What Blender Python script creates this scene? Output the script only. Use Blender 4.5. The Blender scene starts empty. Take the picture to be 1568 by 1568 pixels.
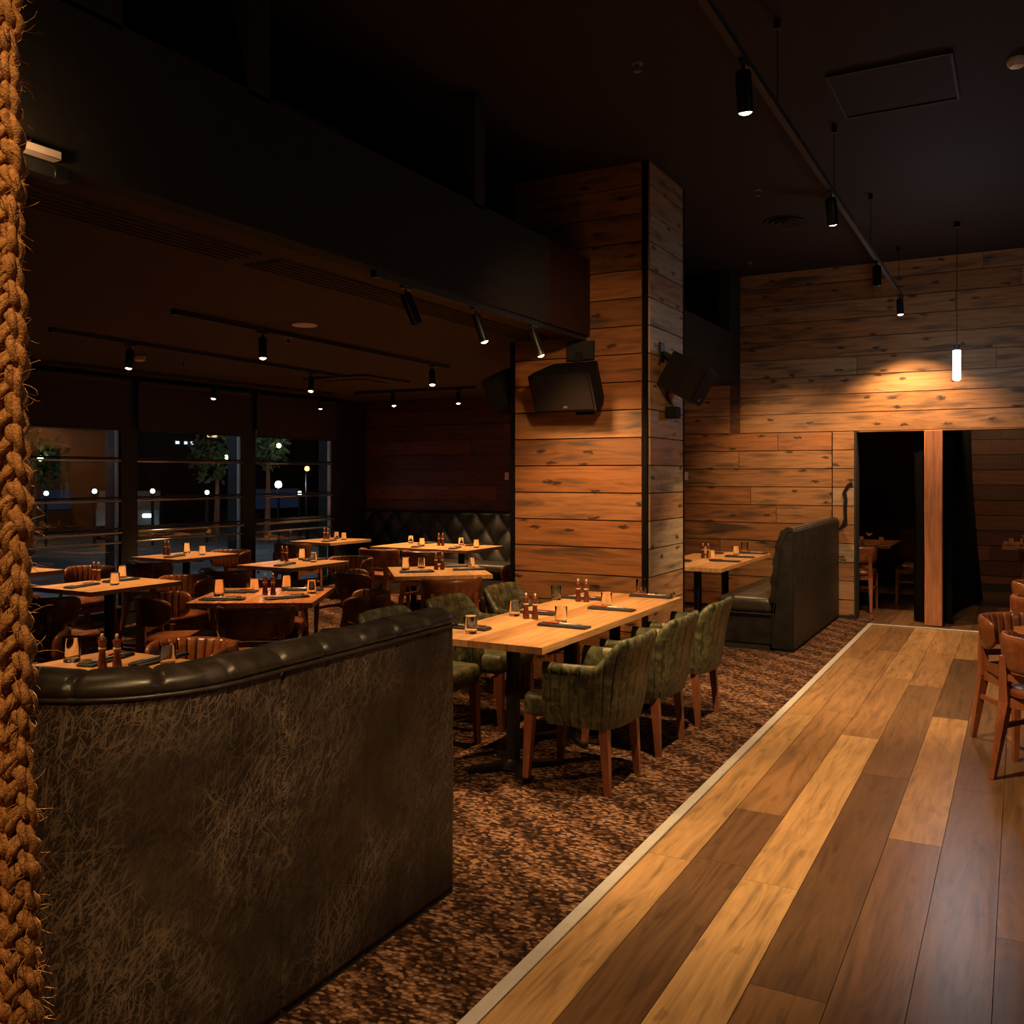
import bpy, bmesh, math, random
from mathutils import Vector, Matrix
random.seed(7)
C = bpy.context.scene.collection
PI = math.pi
sin, cos, rad = math.sin, math.cos, math.radians

# ------------------------------------------------------------------ mesh builder
class MB:
    def __init__(s):
        s.v = []; s.f = []; s.uv = []; s.col = []
    def face(s, idx, uv=None, col=None):
        s.f.append(idx); s.uv.append(uv); s.col.append(col)
    def add(s, verts):
        b = len(s.v); s.v += [tuple(p) for p in verts]; return b
    def box(s, x0, x1, y0, y1, z0, z1, col=None, ua=None, off=(0, 0), M=None):
        """ua: axis index along which the grain (uv u) runs"""
        P = [(x, y, z) for z in (z0, z1) for y in (y0, y1) for x in (x0, x1)]
        W = [tuple(M @ Vector(p)) for p in P] if M else P
        b = s.add(W)
        for q in ((0, 2, 3, 1), (4, 5, 7, 6), (0, 1, 5, 4), (2, 6, 7, 3), (0, 4, 6, 2), (1, 3, 7, 5)):
            uv = None
            if ua is not None:
                pts = [P[i] for i in q]
                var = [max(p[k] for p in pts) - min(p[k] for p in pts) for k in range(3)]
                oth = [k for k in range(3) if k != ua and var[k] > 1e-6]
                if var[ua] > 1e-6:
                    k2 = oth[0] if oth else (ua + 1) % 3
                    uv = [(p[ua] + off[0], p[k2] + off[1]) for p in pts]
                else:
                    uv = [(p[(ua + 1) % 3] * .3 + off[0], p[(ua + 2) % 3] + off[1]) for p in pts]
            s.face([b + i for i in q], uv, col)
        return s
    def rbox(s, c, size, bev=.01, seg=2, M=None, taper=None):
        bm = bmesh.new()
        bmesh.ops.create_cube(bm, size=1)
        for v in bm.verts:
            k = 1
            if taper and v.co.z < 0: k = taper
            v.co = Vector((v.co.x * size[0] * k, v.co.y * size[1] * k, v.co.z * size[2]))
        if bev: bmesh.ops.bevel(bm, geom=list(bm.edges), offset=bev, segments=seg, affect='EDGES', profile=.5)
        T = Matrix.Translation(c)
        if M: T = T @ M
        bm.verts.index_update()
        b = s.add([T @ v.co for v in bm.verts])
        for f in bm.faces: s.face([b + v.index for v in f.verts])
        bm.free(); return s
    def bar(s, p, q, w, h=None, up=(0, 0, 1), w2=None):
        """square bar from p to q"""
        h = h or w; w2 = w2 or w; k = w2 / w
        p = Vector(p); q = Vector(q); d = (q - p).normalized()
        u = Vector(up)
        if abs(d.dot(u)) > .95: u = Vector((0, 1, 0))
        a = d.cross(u).normalized(); bb = a.cross(d).normalized()
        o = []
        for pt, m in ((p, 1), (q, k)):
            for i, j in ((-1, -1), (1, -1), (1, 1), (-1, 1)):
                o.append(pt + a * i * w / 2 * m + bb * j * h / 2 * m)
        b = s.add(o)
        for qd in ((3, 2, 1, 0), (4, 5, 6, 7), (0, 1, 5, 4), (1, 2, 6, 5), (2, 3, 7, 6), (3, 0, 4, 7)):
            s.face([b + i for i in qd])
        return s
    def tube(s, pts, r, n=8, caps=True):
        pts = [Vector(p) for p in pts]; m = len(pts)
        rr = r if callable(r) else (lambda i: r)
        u = None; base = len(s.v)
        for i, p in enumerate(pts):
            d = (pts[min(i + 1, m - 1)] - pts[max(i - 1, 0)])
            d = d.normalized() if d.length > 1e-9 else Vector((0, 0, 1))
            if u is None:
                u = Vector((1, 0, 0)) if abs(d.x) < .9 else Vector((0, 1, 0))
            u = (u - d * u.dot(d)).normalized(); w = d.cross(u)
            R = rr(i)
            s.add([p + (u * cos(2 * PI * k / n) + w * sin(2 * PI * k / n)) * R for k in range(n)])
        for i in range(m - 1):
            for k in range(n):
                a = base + i * n + k; b2 = base + i * n + (k + 1) % n
                s.face([a, b2, b2 + n, a + n])
        if caps:
            s.face([base + k for k in range(n)][::-1]); s.face([base + (m - 1) * n + k for k in range(n)])
        return s
    def cyl(s, p, q, r, n=16, r2=None):
        r2 = r if r2 is None else r2
        return s.tube([p, q], lambda i: r if i == 0 else r2, n)
    def lathe(s, prof, n=20, c=(0, 0, 0), M=None):
        base = len(s.v)
        for r, z in prof:
            P = [Vector((r * cos(2 * PI * k / n), r * sin(2 * PI * k / n), z)) for k in range(n)]
            s.add([(M @ p if M else p) + Vector(c) for p in P])
        for i in range(len(prof) - 1):
            for k in range(n):
                a = base + i * n + k; b2 = base + i * n + (k + 1) % n
                s.face([a, b2, b2 + n, a + n])
        if prof[0][0] > 1e-6: s.face([base + k for k in range(n)][::-1])
        if prof[-1][0] > 1e-6: s.face([base + (len(prof) - 1) * n + k for k in range(n)])
        return s
    def grid(s, rows, closeu=False, closev=False, uvs=None, capu=False):
        R = len(rows); N = len(rows[0]); base = len(s.v)
        for r in rows: s.add(r)
        for i in range(R if closev else R - 1):
            i2 = (i + 1) % R
            for k in range(N if closeu else N - 1):
                k2 = (k + 1) % N
                uv = None
                if uvs:
                    uv = [uvs(i, k), uvs(i, k + 1), uvs(i + 1, k + 1), uvs(i + 1, k)]
                s.face([base + i * N + k, base + i * N + k2, base + i2 * N + k2, base + i2 * N + k], uv)
        if capu:
            s.face([base + k for k in range(N)][::-1]); s.face([base + (R - 1) * N + k for k in range(N)])
        return s
    def prism(s, pts, z0, z1, M=None):
        n = len(pts)
        T = (lambda p: M @ Vector(p)) if M else (lambda p: p)
        b = s.add([T((x, y, z0)) for x, y in pts] + [T((x, y, z1)) for x, y in pts])
        s.face([b + i for i in range(n)][::-1]); s.face([b + n + i for i in range(n)])
        for i in range(n):
            j = (i + 1) % n; s.face([b + i, b + j, b + n + j, b + n + i])
        return s
    def build(s, name, mat, parent=None, smooth=40, loc=None, recalc=True):
        me = bpy.data.meshes.new(name)
        me.from_pydata(s.v, [], s.f)
        if any(u for u in s.uv):
            L = me.uv_layers.new(name='UVMap'); i = 0
            for fi, f in enumerate(s.f):
                for k in range(len(f)):
                    L.data[i].uv = s.uv[fi][k] if s.uv[fi] else (0, 0); i += 1
        if any(c for c in s.col):
            A = me.color_attributes.new('pc', 'FLOAT_COLOR', 'CORNER'); i = 0
            for fi, f in enumerate(s.f):
                c = s.col[fi] or (.5, .5, .5)
                for k in range(len(f)):
                    A.data[i].color = (c[0], c[1], c[2], 1); i += 1
        if recalc:
            bm = bmesh.new(); bm.from_mesh(me)
            bmesh.ops.recalc_face_normals(bm, faces=bm.faces); bm.to_mesh(me); bm.free()
        if smooth:
            me.shade_smooth(); me.set_sharp_from_angle(angle=rad(smooth))
        me.materials.append(mat)
        o = bpy.data.objects.new(name, me); C.objects.link(o)
        if parent: o.parent = parent
        if loc: o.location = loc
        return o

def tag(o, label, cat, group=None, kind=None):
    if label: o['label'] = label
    if cat: o['category'] = cat
    if group: o['group'] = group
    if kind: o['kind'] = kind
    return o
def thing(name, label=None, cat=None, loc=(0, 0, 0), rz=0, group=None):
    o = bpy.data.objects.new(name, None); C.objects.link(o)
    o.empty_display_size = .05
    o.location = loc; o.rotation_euler = (0, 0, rz)
    return tag(o, label, cat, group)
def struct(o, label=None):
    o['kind'] = 'structure'
    if label: o['label'] = label
    return o
def dup(root):
    r = root.copy(); C.objects.link(r)
    for ch in list(root.children):
        c = ch.copy(); C.objects.link(c); c.parent = r
        for g in list(ch.children):
            d = g.copy(); C.objects.link(d); d.parent = c
    return r
USED = set()
def place(proto, loc, rz, label, group=None):
    if proto.name in USED: o = dup(proto)
    else: USED.add(proto.name); o = proto
    o.location = loc; o.rotation_euler = (0, 0, rz); o['label'] = label
    if group: o['group'] = group
    return o

# ------------------------------------------------------------------ materials
def nmat(name):
    m = bpy.data.materials.new(name); m.use_nodes = True
    nt = m.node_tree; b = nt.nodes['Principled BSDF']
    return m, nt, b
class NT:
    def __init__(s, nt): s.nt = nt
    def n(s, t, **k):
        x = s.nt.nodes.new(t)
        for a, b in k.items(): setattr(x, a, b)
        return x
    def l(s, a, b): s.nt.links.new(a, b)
    def coord(s, kind, scale, rot=(0, 0, 0)):
        if kind == 'UV': o = s.n('ShaderNodeUVMap').outputs[0]
        else: o = s.n('ShaderNodeTexCoord').outputs[kind]
        m = s.n('ShaderNodeMapping'); m.inputs['Scale'].default_value = scale; m.inputs['Rotation'].default_value = rot
        s.l(o, m.inputs[0]); return m.outputs[0]
    def noise(s, vec, scale=1, detail=4, dist=0, rough=.5):
        x = s.n('ShaderNodeTexNoise'); x.inputs['Scale'].default_value = scale
        x.inputs['Detail'].default_value = detail; x.inputs['Distortion'].default_value = dist; x.inputs['Roughness'].default_value = rough
        if vec is not None: s.l(vec, x.inputs['Vector'])
        return x.outputs['Fac']
    def vor(s, vec, scale=1, feature='F1'):
        x = s.n('ShaderNodeTexVoronoi'); x.voronoi_dimensions = '2D'; x.feature = feature; x.inputs['Scale'].default_value = scale
        s.l(vec, x.inputs['Vector']); return x
    def ramp(s, fac, stops, interp='LINEAR'):
        x = s.n('ShaderNodeValToRGB'); cr = x.color_ramp; cr.interpolation = interp
        while len(cr.elements) < len(stops): cr.elements.new(.5)
        for e, (p, c) in zip(cr.elements, stops):
            e.position = p; e.color = (c[0], c[1], c[2], 1) if not isinstance(c, (int, float)) else (c, c, c, 1)
        s.l(fac, x.inputs[0]); return x.outputs[0]
    def math(s, op, a, b=None, clamp=False):
        x = s.n('ShaderNodeMath', operation=op); x.use_clamp = clamp
        for i, q in enumerate((a, b)):
            if q is None: continue
            if isinstance(q, (int, float)): x.inputs[i].default_value = q
            else: s.l(q, x.inputs[i])
        return x.outputs[0]
    def mix(s, fac, a, b, mode='MIX'):
        x = s.n('ShaderNodeMix', data_type='RGBA', blend_type=mode)
        for i, q in ((0, fac), (6, a), (7, b)):
            if isinstance(q, (int, float)): x.inputs[i].default_value = q
            elif isinstance(q, tuple): x.inputs[i].default_value = (q[0], q[1], q[2], 1)
            else: s.l(q, x.inputs[i])
        return x.outputs[2]
    def bump(s, h, b, strength=.3, dist=.01):
        x = s.n('ShaderNodeBump'); x.inputs['Strength'].default_value = strength; x.inputs['Distance'].default_value = dist
        s.l(h, x.inputs['Height']); s.l(x.outputs[0], b.inputs['Normal'])

def plain(name, col, rough=.5, metal=0, spec=.5, bump=0, bscale=80, vary=.15):
    m, nt, b = nmat(name); k = NT(nt)
    v = k.coord('Object', (1, 1, 1))
    nz = k.noise(v, bscale * .25, 3)
    c = k.ramp(nz, [(.3, tuple(x * (1 - vary) for x in col)), (.7, tuple(min(1, x * (1 + vary)) for x in col))])
    k.l(c, b.inputs['Base Color'])
    b.inputs['Roughness'].default_value = rough; b.inputs['Metallic'].default_value = metal
    b.inputs['Specular IOR Level'].default_value = spec
    if bump: k.bump(k.noise(v, bscale, 4), b, bump, .004)
    return m
def emit(name, col, strength):
    m, nt, b = nmat(name)
    b.inputs['Base Color'].default_value = (.02, .02, .02, 1)
    b.inputs['Emission Color'].default_value = (*col, 1); b.inputs['Emission Strength'].default_value = strength
    return m
def wood(name, stops, rough=.45, knots=.6, streak=.5, grain=(2.2, 30), kind='UV', usepc=True, rings=.5, spec=.4, gv=None):
    m, nt, b = nmat(name); k = NT(nt)
    if usepc:
        at = k.n('ShaderNodeAttribute', attribute_name='pc'); sep = k.n('ShaderNodeSeparateColor'); k.l(at.outputs['Color'], sep.inputs[0])
        tone = sep.outputs[0]
    else:
        tone = k.noise(k.coord(kind, (.8, 5, 5)), 1, 2)
    base = k.ramp(tone, stops)
    g1 = k.noise(k.coord(kind, gv or (grain[0], grain[1], grain[1])), 1, 6, .8)
    low = k.noise(k.coord(kind, (9, 9, .9) if gv else (.9, 6.5, 6.5)), 1, 3, 1.2)
    ring = k.math('PINGPONG', k.math('MULTIPLY', low, 14), 1)
    gg = k.math('ADD', k.math('MULTIPLY', g1, .9), k.math('MULTIPLY', ring, .22 * rings))
    gm = k.ramp(gg, [(.25, .48), (.5, .92), (.8, 1.25)])
    col = k.mix(1, base, gm, 'MULTIPLY')
    if streak:
        st = k.noise(k.coord(kind, (11, 11, 1.2) if gv else (1.1, 8, 8), (0, 0, .0)), 1, 3, .6)
        sm = k.ramp(st, [(.57, 0), (.70, 1)])
        col = k.mix(k.math('MULTIPLY', sm, streak), col, (.035, .028, .024))
    if knots:
        wv = k.coord(kind, (2.7, 7.5, 9.0))
        vv = k.vor(wv); nz = k.noise(wv, 8, 3)
        d = k.math('ADD', vv.outputs['Distance'], k.math('MULTIPLY', nz, .38))
        hole = k.ramp(d, [(.265, 1), (.33, 0)])
        sel = k.n('ShaderNodeSeparateColor'); k.l(vv.outputs['Color'], sel.inputs[0])
        on = k.math('GREATER_THAN', sel.outputs[0], .52)
        fac = k.math('MULTIPLY', k.math('MULTIPLY', hole, on), knots)
        col = k.mix(fac, col, (.012, .008, .006))
        wv2 = k.coord(kind, (1.7, 8.0, 8.0)); v2 = k.vor(wv2)
        d2 = k.math('ADD', v2.outputs['Distance'], k.math('MULTIPLY', k.noise(wv2, 4, 4), .3))
        sel2 = k.n('ShaderNodeSeparateColor'); k.l(v2.outputs['Color'], sel2.inputs[0])
        halo = k.math('MULTIPLY', k.ramp(d2, [(.18, 1), (.5, 0)]), k.math('GREATER_THAN', sel2.outputs[1], .55))
        col = k.mix(k.math('MULTIPLY', halo, knots * .75), col, (.03, .024, .022))
    k.l(col, b.inputs['Base Color'])
    b.inputs['Roughness'].default_value = rough; b.inputs['Specular IOR Level'].default_value = spec
    k.bump(gg, b, .12, .004)
    return m
def leather(name, dark, light, rough=.4, scale=9, bump=.15, amt=(.45, .75), fine=90):
    m, nt, b = nmat(name); k = NT(nt)
    v = k.coord('Object', (1, 1, 1))
    n1 = k.noise(v, scale, 6, 1.0, .65)
    k.l(k.ramp(n1, [(amt[0], dark), (amt[1], light)]), b.inputs['Base Color'])
    k.l(k.ramp(k.noise(v, scale * 2, 3), [(.3, rough - .08), (.7, rough + .1)]), b.inputs['Roughness'])
    k.bump(k.noise(v, fine, 5), b, bump, .003)
    return m
def scratchy(name):
    """distressed dark leather with pale crease lines"""
    m, nt, b = nmat(name); k = NT(nt)
    tot = None
    for i, (ang, sx, sy, thr) in enumerate(((.6, 3, 42, .57), (1.15, 4, 55, .56), (2.2, 3.5, 46, .60), (.15, 5, 60, .61), (1.5, 3, 50, .57), (.9, 3.4, 48, .57), (2.75, 4, 50, .62))):
        c = k.coord('UV', (1, 1, 1), (0, 0, ang))
        mp = k.n('ShaderNodeMapping'); mp.inputs['Scale'].default_value = (sx * 2.0, sy * 1.15, 1); mp.inputs['Location'].default_value = (i * 7.3, i * 3.1, 0)
        k.l(c, mp.inputs[0])
        nz = k.noise(mp.outputs[0], 1, 4, 2.2, .6)
        r = k.ramp(nz, [(thr, 0), (thr + .055, 1), (thr + .1, .25)])
        tot = r if tot is None else k.math('MAXIMUM', tot, r)
    big = k.ramp(k.noise(k.coord('UV', (2.2, 2.2, 1)), 1, 4, .5), [(.40, .12), (.62, 1)])
    fac = k.math('MULTIPLY', tot, big)
    cloud = k.ramp(k.noise(k.coord('UV', (5, 5, 1)), 1, 6, 1, .7), [(.3, (.011, .0078, .0055)), (.7, (.036, .025, .017))])
    col = k.mix(k.math('MULTIPLY', fac, .8), cloud, (.23, .168, .118))
    k.l(col, b.inputs['Base Color'])
    b.inputs['Roughness'].default_value = .5; b.inputs['Specular IOR Level'].default_value = .35
    k.bump(k.math('ADD', tot, k.noise(k.coord('UV', (120, 120, 1)), 1, 3)), b, .12, .002)
    return m
def carpet_mat():
    m, nt, b = nmat('carpet'); k = NT(nt)
    v = k.coord('Object', (1, 1, 1))
    wob = k.noise(v, 14, 2)
    mp = k.coord('Object', (46, 70, 1), (0, 0, .35))
    ad = k.n('ShaderNodeVectorMath', operation='ADD'); k.l(mp, ad.inputs[0])
    sc = k.n('ShaderNodeVectorMath', operation='SCALE'); sc.inputs['Scale'].default_value = 1.6
    cb = k.n('ShaderNodeCombineXYZ'); k.l(wob, cb.inputs[0]); k.l(wob, cb.inputs[1]); k.l(cb.outputs[0], sc.inputs[0]); k.l(sc.outputs[0], ad.inputs[1])
    vv = k.vor(ad.outputs[0]); sep = k.n('ShaderNodeSeparateColor'); k.l(vv.outputs['Color'], sep.inputs[0])
    # chevron fields: pale loops gather in slanted blocks
    w = k.n('ShaderNodeTexWave', wave_type='BANDS', bands_direction='DIAGONAL'); w.inputs['Scale'].default_value = 1.5; w.inputs['Distortion'].default_value = 3; w.inputs['Detail'].default_value = 2
    k.l(k.coord('Object', (1, 1.3, 1)), w.inputs['Vector'])
    sel = k.math('ADD', k.math('MULTIPLY', sep.outputs[0], .8), k.math('MULTIPLY', w.outputs['Fac'], .25))
    col = k.ramp(sel, [(.0, (.014, .0065, .0045)), (.35, (.040, .018, .010)), (.5, (.095, .043, .023)), (.7, (.17, .085, .046)), (.9, (.30, .17, .10))])
    edge = k.ramp(vv.outputs['Distance'], [(.25, 1), (.75, .3)])
    k.l(k.mix(1, col, edge, 'MULTIPLY'), b.inputs['Base Color'])
    b.inputs['Roughness'].default_value = .95; b.inputs['Specular IOR Level'].default_value = .1
    k.bump(k.math('SUBTRACT', 1, vv.outputs['Distance']), b, .8, .008)
    return m
def glass_mat(name, col=(1, 1, 1), rough=.02):
    m, nt, b = nmat(name)
    b.inputs['Base Color'].default_value = (*col, 1); b.inputs['Transmission Weight'].default_value = 1
    b.inputs['Roughness'].default_value = rough; b.inputs['IOR'].default_value = 1.45
    return m

STOPW = [(0, (.05, .024, .011)), (.25, (.13, .055, .022)), (.48, (.31, .122, .038)), (.66, (.29, .145, .06)), (.8, (.36, .19, .085)), (1, (.36, .27, .18))]
M_WALL = wood('reclaimed_boards', STOPW, .55, .85, .8, rings=.6)
M_DARKW = wood('dark_red_boards', [(0, (.045, .013, .008)), (1, (.16, .05, .024))], .5, .6, .6)
M_FLOOR = wood('oak_floor', [(0, (.075, .042, .023)), (.35, (.14, .075, .038)), (.6, (.25, .135, .06)), (1, (.46, .28, .125))], .30, .3, .06, grain=(1.6, 34), rings=1.0, spec=.5)
M_TOP = wood('table_oak', [(0, (.42, .21, .085)), (1, (.60, .34, .15))], .32, .1, .1, grain=(2.5, 36), spec=.5)
M_TOPR = wood('red_table_oak', [(0, (.36, .14, .05)), (1, (.55, .24, .095))], .2, .15, .25, grain=(2.5, 24), spec=.6)
M_POST = wood('post_timber', [(0, (.36, .13, .055)), (1, (.5, .21, .095))], .6, 0, .2, kind='Object', usepc=False, gv=(34, 34, 2.2))
M_LEG = wood('chair_wood', [(0, (.16, .05, .022)), (1, (.30, .10, .045))], .35, 0, 0, kind='Object', usepc=False, gv=(40, 40, 4))
M_BOARD = plain('black_board_gap', (.008, .006, .005), .8)
M_GREEN = leather('green_velour', (.022, .026, .011), (.15, .14, .066), .5, 16, .25, (.40, .70))
M_BROWN = leather('brown_leather', (.13, .039, .013), (.29, .098, .033), .33, 7, .1)
M_BOOTH = scratchy('distressed_leather')
M_ROLL = leather('roll_leather', (.024, .0185, .014), (.058, .045, .034), .34, 8, .1)
M_BLACKL = leather('black_leather', (.006, .005, .0045), (.013, .010, .0085), .5, 6, .1)
M_SEATL = leather('dark_seat_leather', (.022, .018, .013), (.04, .033, .024), .42, 6, .1)
M_CARPET = carpet_mat()
M_BLACK = plain('black_metal', (.012, .012, .013), .4, .3)
M_MATTE = plain('black_paint', (.011, .010, .010), .7)
M_SPK = plain('speaker_black', (.010, .008, .008), .8, 0, .15)
M_GRILL = plain('speaker_grille', (.010, .007, .007), .9, 0, .1, bump=.5, bscale=300)
M_CEIL = plain('ceiling_paint', (.020, .015, .0135), .8, 0, .2)
M_LOWC = plain('soffit_paint', (.046, .029, .016), .8, 0, .2)
M_BULK = plain('bulkhead_paint', (.019, .0165, .0125), .8, 0, .2)
M_BULKR = plain('bulkhead_dark_red', (.030, .012, .010), .8, 0, .2)  # darker, redder tone for the bulkhead end piece
M_STEEL = plain('steel', (.7, .68, .64), .3, .55)
M_DULL = plain('dull_fitting', (.16, .13, .11), .45, .5)
M_EDGE = plain('black_edge', (.0035, .003, .003), .8, 0, .1)
M_JAMB = plain('pale_jamb', (.55, .56, .56), .5)
M_CHROME = plain('window_metal', (.42, .42, .42), .3, .9)
M_STRIP = plain('aluminium_strip', (.62, .59, .55), .4, .35, vary=.05)
M_GLASS = glass_mat('clear_glass')
M_PANE = None
M_MILL = plain('mill_wood', (.12, .025, .014), .22, 0, .6)
M_CREAM = plain('cream_knob', (.75, .66, .5), .3)
M_NAPK = plain('black_linen', (.018, .017, .02), .7, bump=.3, bscale=200)
M_HANDLE = plain('red_wood_handle', (.30, .07, .03), .35)
M_BLIND = plain('blind_fabric', (.03, .014, .012), .85)
M_CURT = plain('black_curtain', (.0035, .0035, .004), .95, 0, .08)
M_LENS = emit('lens_glow', (1, .72, .42), 26)
M_LENSD = emit('dim_lens_glow', (1, .75, .5), 4)
M_TUBE = emit('white_tube_glow', (.75, .9, 1), 40)
M_WHITEP = plain('white_plastic', (.6, .5, .42), .4)
M_ROPE = None

def rope_mat():
    m, nt, b = nmat('jute_rope'); k = NT(nt)
    v = k.coord('Object', (1, 1, 1))
    n1 = k.noise(v, 130, 5, .5, .7)
    k.l(k.ramp(n1, [(.3, (.16, .072, .022)), (.55, (.40, .20, .07)), (.75, (.62, .36, .15))]), b.inputs['Base Color'])
    b.inputs['Roughness'].default_value = .85; b.inputs['Specular IOR Level'].default_value = .15
    k.bump(k.noise(v, 420, 4), b, .7, .004)
    return m
M_ROPE = rope_mat()
def pane_mat():
    m, nt, b = nmat('window_glass'); k = NT(nt)
    b.inputs['Base Color'].default_value = (1, 1, 1, 1); b.inputs['Transmission Weight'].default_value = 1
    b.inputs['Roughness'].default_value = 0; b.inputs['IOR'].default_value = 1.45
    return m
M_PANE = pane_mat()

# ------------------------------------------------------------------ camera / render
cam_d = bpy.data.cameras.new('camera'); cam = bpy.data.objects.new('camera', cam_d); C.objects.link(cam)
cam.location = (0, 0, 1.6); cam.rotation_euler = (PI / 2, 0, math.atan(779 / 1427.))
cam_d.sensor_width = 36; cam_d.lens = 36 * 1427 / 1568.; cam_d.shift_y = -56 / 1568.
cam_d.clip_start = .05; cam_d.clip_end = 200
S = bpy.context.scene; S.camera = cam
S.view_settings.view_transform = 'Standard'; S.view_settings.look = 'None'; S.view_settings.gamma = 1
S.view_settings.exposure = 0
w = bpy.data.worlds.new('night'); S.world = w; w.use_nodes = True
w.node_tree.nodes['Background'].inputs[0].default_value = (.35, .45, .7, 1)
w.node_tree.nodes['Background'].inputs[1].default_value = .004

# ------------------------------------------------------------------ room shell
CEIL = 3.95; LOW = 2.67; BX = -2.91; BACK = 10.95; WX = -8.45

def board_rows(mb, axis, fixed, depth, a0, a1, z0, z1, rows_at, seed, tonef, thick=.018, gap=.009, lens=(1.1, 3.2), joints=None):
    """horizontal boards. axis 0: along X with face at y=fixed (facing -y); axis 1: along Y with face at x=fixed"""
    rnd = random.Random(seed); zs = []
    z = 0
    k = math.floor(z0 / rows_at)
    while k * rows_at < z1 - 1e-4:
        zs.append((max(z0, k * rows_at), min(z1, (k + 1) * rows_at), k)); k += 1
    for (za, zb, kk) in zs:
        if zb - za < .012: continue
        a = a0; first = True
        while a < a1 - 1e-4:
            L = rnd.uniform(*lens)
            if joints and kk in joints and first: L = joints[kk] - a0
            b = min(a1, a + L)
            if a1 - b < .3: b = a1
            t = tonef(rnd, kk, (a + b) / 2)
            off = (rnd.uniform(0, 60), rnd.uniform(0, 60)); c = (t, rnd.random(), rnd.random())
            e = rnd.uniform(0, .004)
            if axis == 0: mb.box(a + gap / 3, b - gap / 3, fixed - e, fixed + depth * thick, za + gap / 2, zb - gap / 2, c, 0, off)
            else:
                x0, x1 = sorted((fixed, fixed + depth * thick))
                mb.box(x0, x1, a + gap / 3, b - gap / 3, za + gap / 2, zb - gap / 2, c, 1, off)
            a = b; first = False
ROW = .2095
def tone_warm(r, k, a): return min(1, max(0, r.gauss(.6, .14)))
def tone_back(r, k, a):
    if k == 10: return .74 if a > -1.4 else .5
    if k in (11, 12): return r.uniform(.62, .85)
    return min(1, max(.2, r.gauss(.60, .17)))
def tone_grey(r, k, a): return r.choice([.95, .88, .8, .98, .7, .92])

# ceilings
mb = MB(); mb.box(-8.9, 5.2, -3.2, 11.4, CEIL, CEIL + .15); struct(mb.build('ceiling', M_CEIL, smooth=0), 'dark painted high ceiling')
mb = MB(); mb.box(-8.9, BX - .12, -3.2, BACK, LOW, LOW + .1); struct(mb.build('ceiling.001', M_LOWC, smooth=0), 'lower dark brown soffit over the window tables')
# bulkhead with openings above z 3.26
mb = MB(); xi = BX - .12
mb.box(xi, BX, -3.2, 5.82, LOW, 3.26)
mb.box(xi, BX, 7.42, BACK, LOW, 3.24)
for (a, b) in ((-3.2, 2.33), (2.97, 3.10), (4.86, 4.98), (10.5, BACK)):
    mb.box(xi, BX, a, b, 3.24, CEIL)
struct(mb.build('wall_bulkhead', M_BULK, smooth=0), 'dark bulkhead band with open gaps above, ending at the timber column')
mb = MB(); mb.box(xi, BX + .002, 5.82, 6.6, LOW, 3.26); struct(mb.build('trim_1', M_BULKR, smooth=0), 'reddish dark end of the bulkhead against the column')
# ducts in the recess
d = MB(); d.box(-4.6, -3.7, 3.25, 4.55, 2.8, 3.75); tag(d.build('ventilation_duct', M_BULK, smooth=0), 'dark duct casing inside the open bulkhead, left of the column', 'duct')
# back wall: reclaimed boards on the right, dark red boards behind the tufted bench
mb = MB()
def tone_b2(r, k, a): return min(1, max(.25, r.gauss(.58, .15)))
board_rows(mb, 0, BACK, 1, BX, 5.0, ROW * 10, CEIL, ROW, 11, tone_back, joints={10: 1.35, 11: 1.1, 12: 1.5, 15: 1.9})
board_rows(mb, 0, BACK, 1, -5.5, -1.865, .06, ROW * 10, ROW, 12, tone_b2)
board_rows(mb, 0, BACK, 1, -5.5, BX - .12, ROW * 10, LOW, ROW, 16, tone_b2)
mb.box(-5.5, 5.0, BACK + .02, BACK + .2, ROW * 10, CEIL, (.2, 0, 0), 0)
mb.box(-5.5, -1.62, BACK + .02, BACK + .2, 0, ROW * 10, (.2, 0, 0), 0)
wb = struct(mb.build('wall_back', M_WALL, smooth=0), 'reclaimed timber board wall over the doorway')
mb = MB()
board_rows(mb, 0, BACK, 1, -8.5, -5.5, .0, LOW, ROW, 14, lambda r, k, a: r.random())
mb.box(-8.6, -5.5, BACK + .02, BACK + .2, 0, CEIL, (.1, 0, 0), 0)
struct(mb.build('wall_back.001', M_DARKW, smooth=0), 'dark red board wall behind the tufted bench')
# board strip beside the doorway
mb = MB(); board_rows(mb, 0, BACK - .012, 1, -1.86, -1.625, .03, ROW * 10, ROW, 15, lambda r, k, a: r.choice([.75, .85, .65, .95]), thick=.03)
struct(mb.build('trim_2', M_WALL, smooth=0), 'narrow vertical strip of boards beside the doorway')
mb = MB(); mb.box(-1.625, -1.605, BACK - .02, BACK + .2, 0, ROW * 10); mb.box(-1.87, -1.605, BACK - .018, BACK, 0, .03)
struct(mb.build('trim_3', M_MATTE, smooth=0), 'black metal edge of the doorway')
mb = MB(); mb.box(-1.605, 5.0, BACK, BACK + .2, ROW * 10 - .012, ROW * 10, (.5, 0, 0), 0); struct(mb.build('trim_4', M_WALL, smooth=0), 'timber underside of the doorway header')
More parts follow.
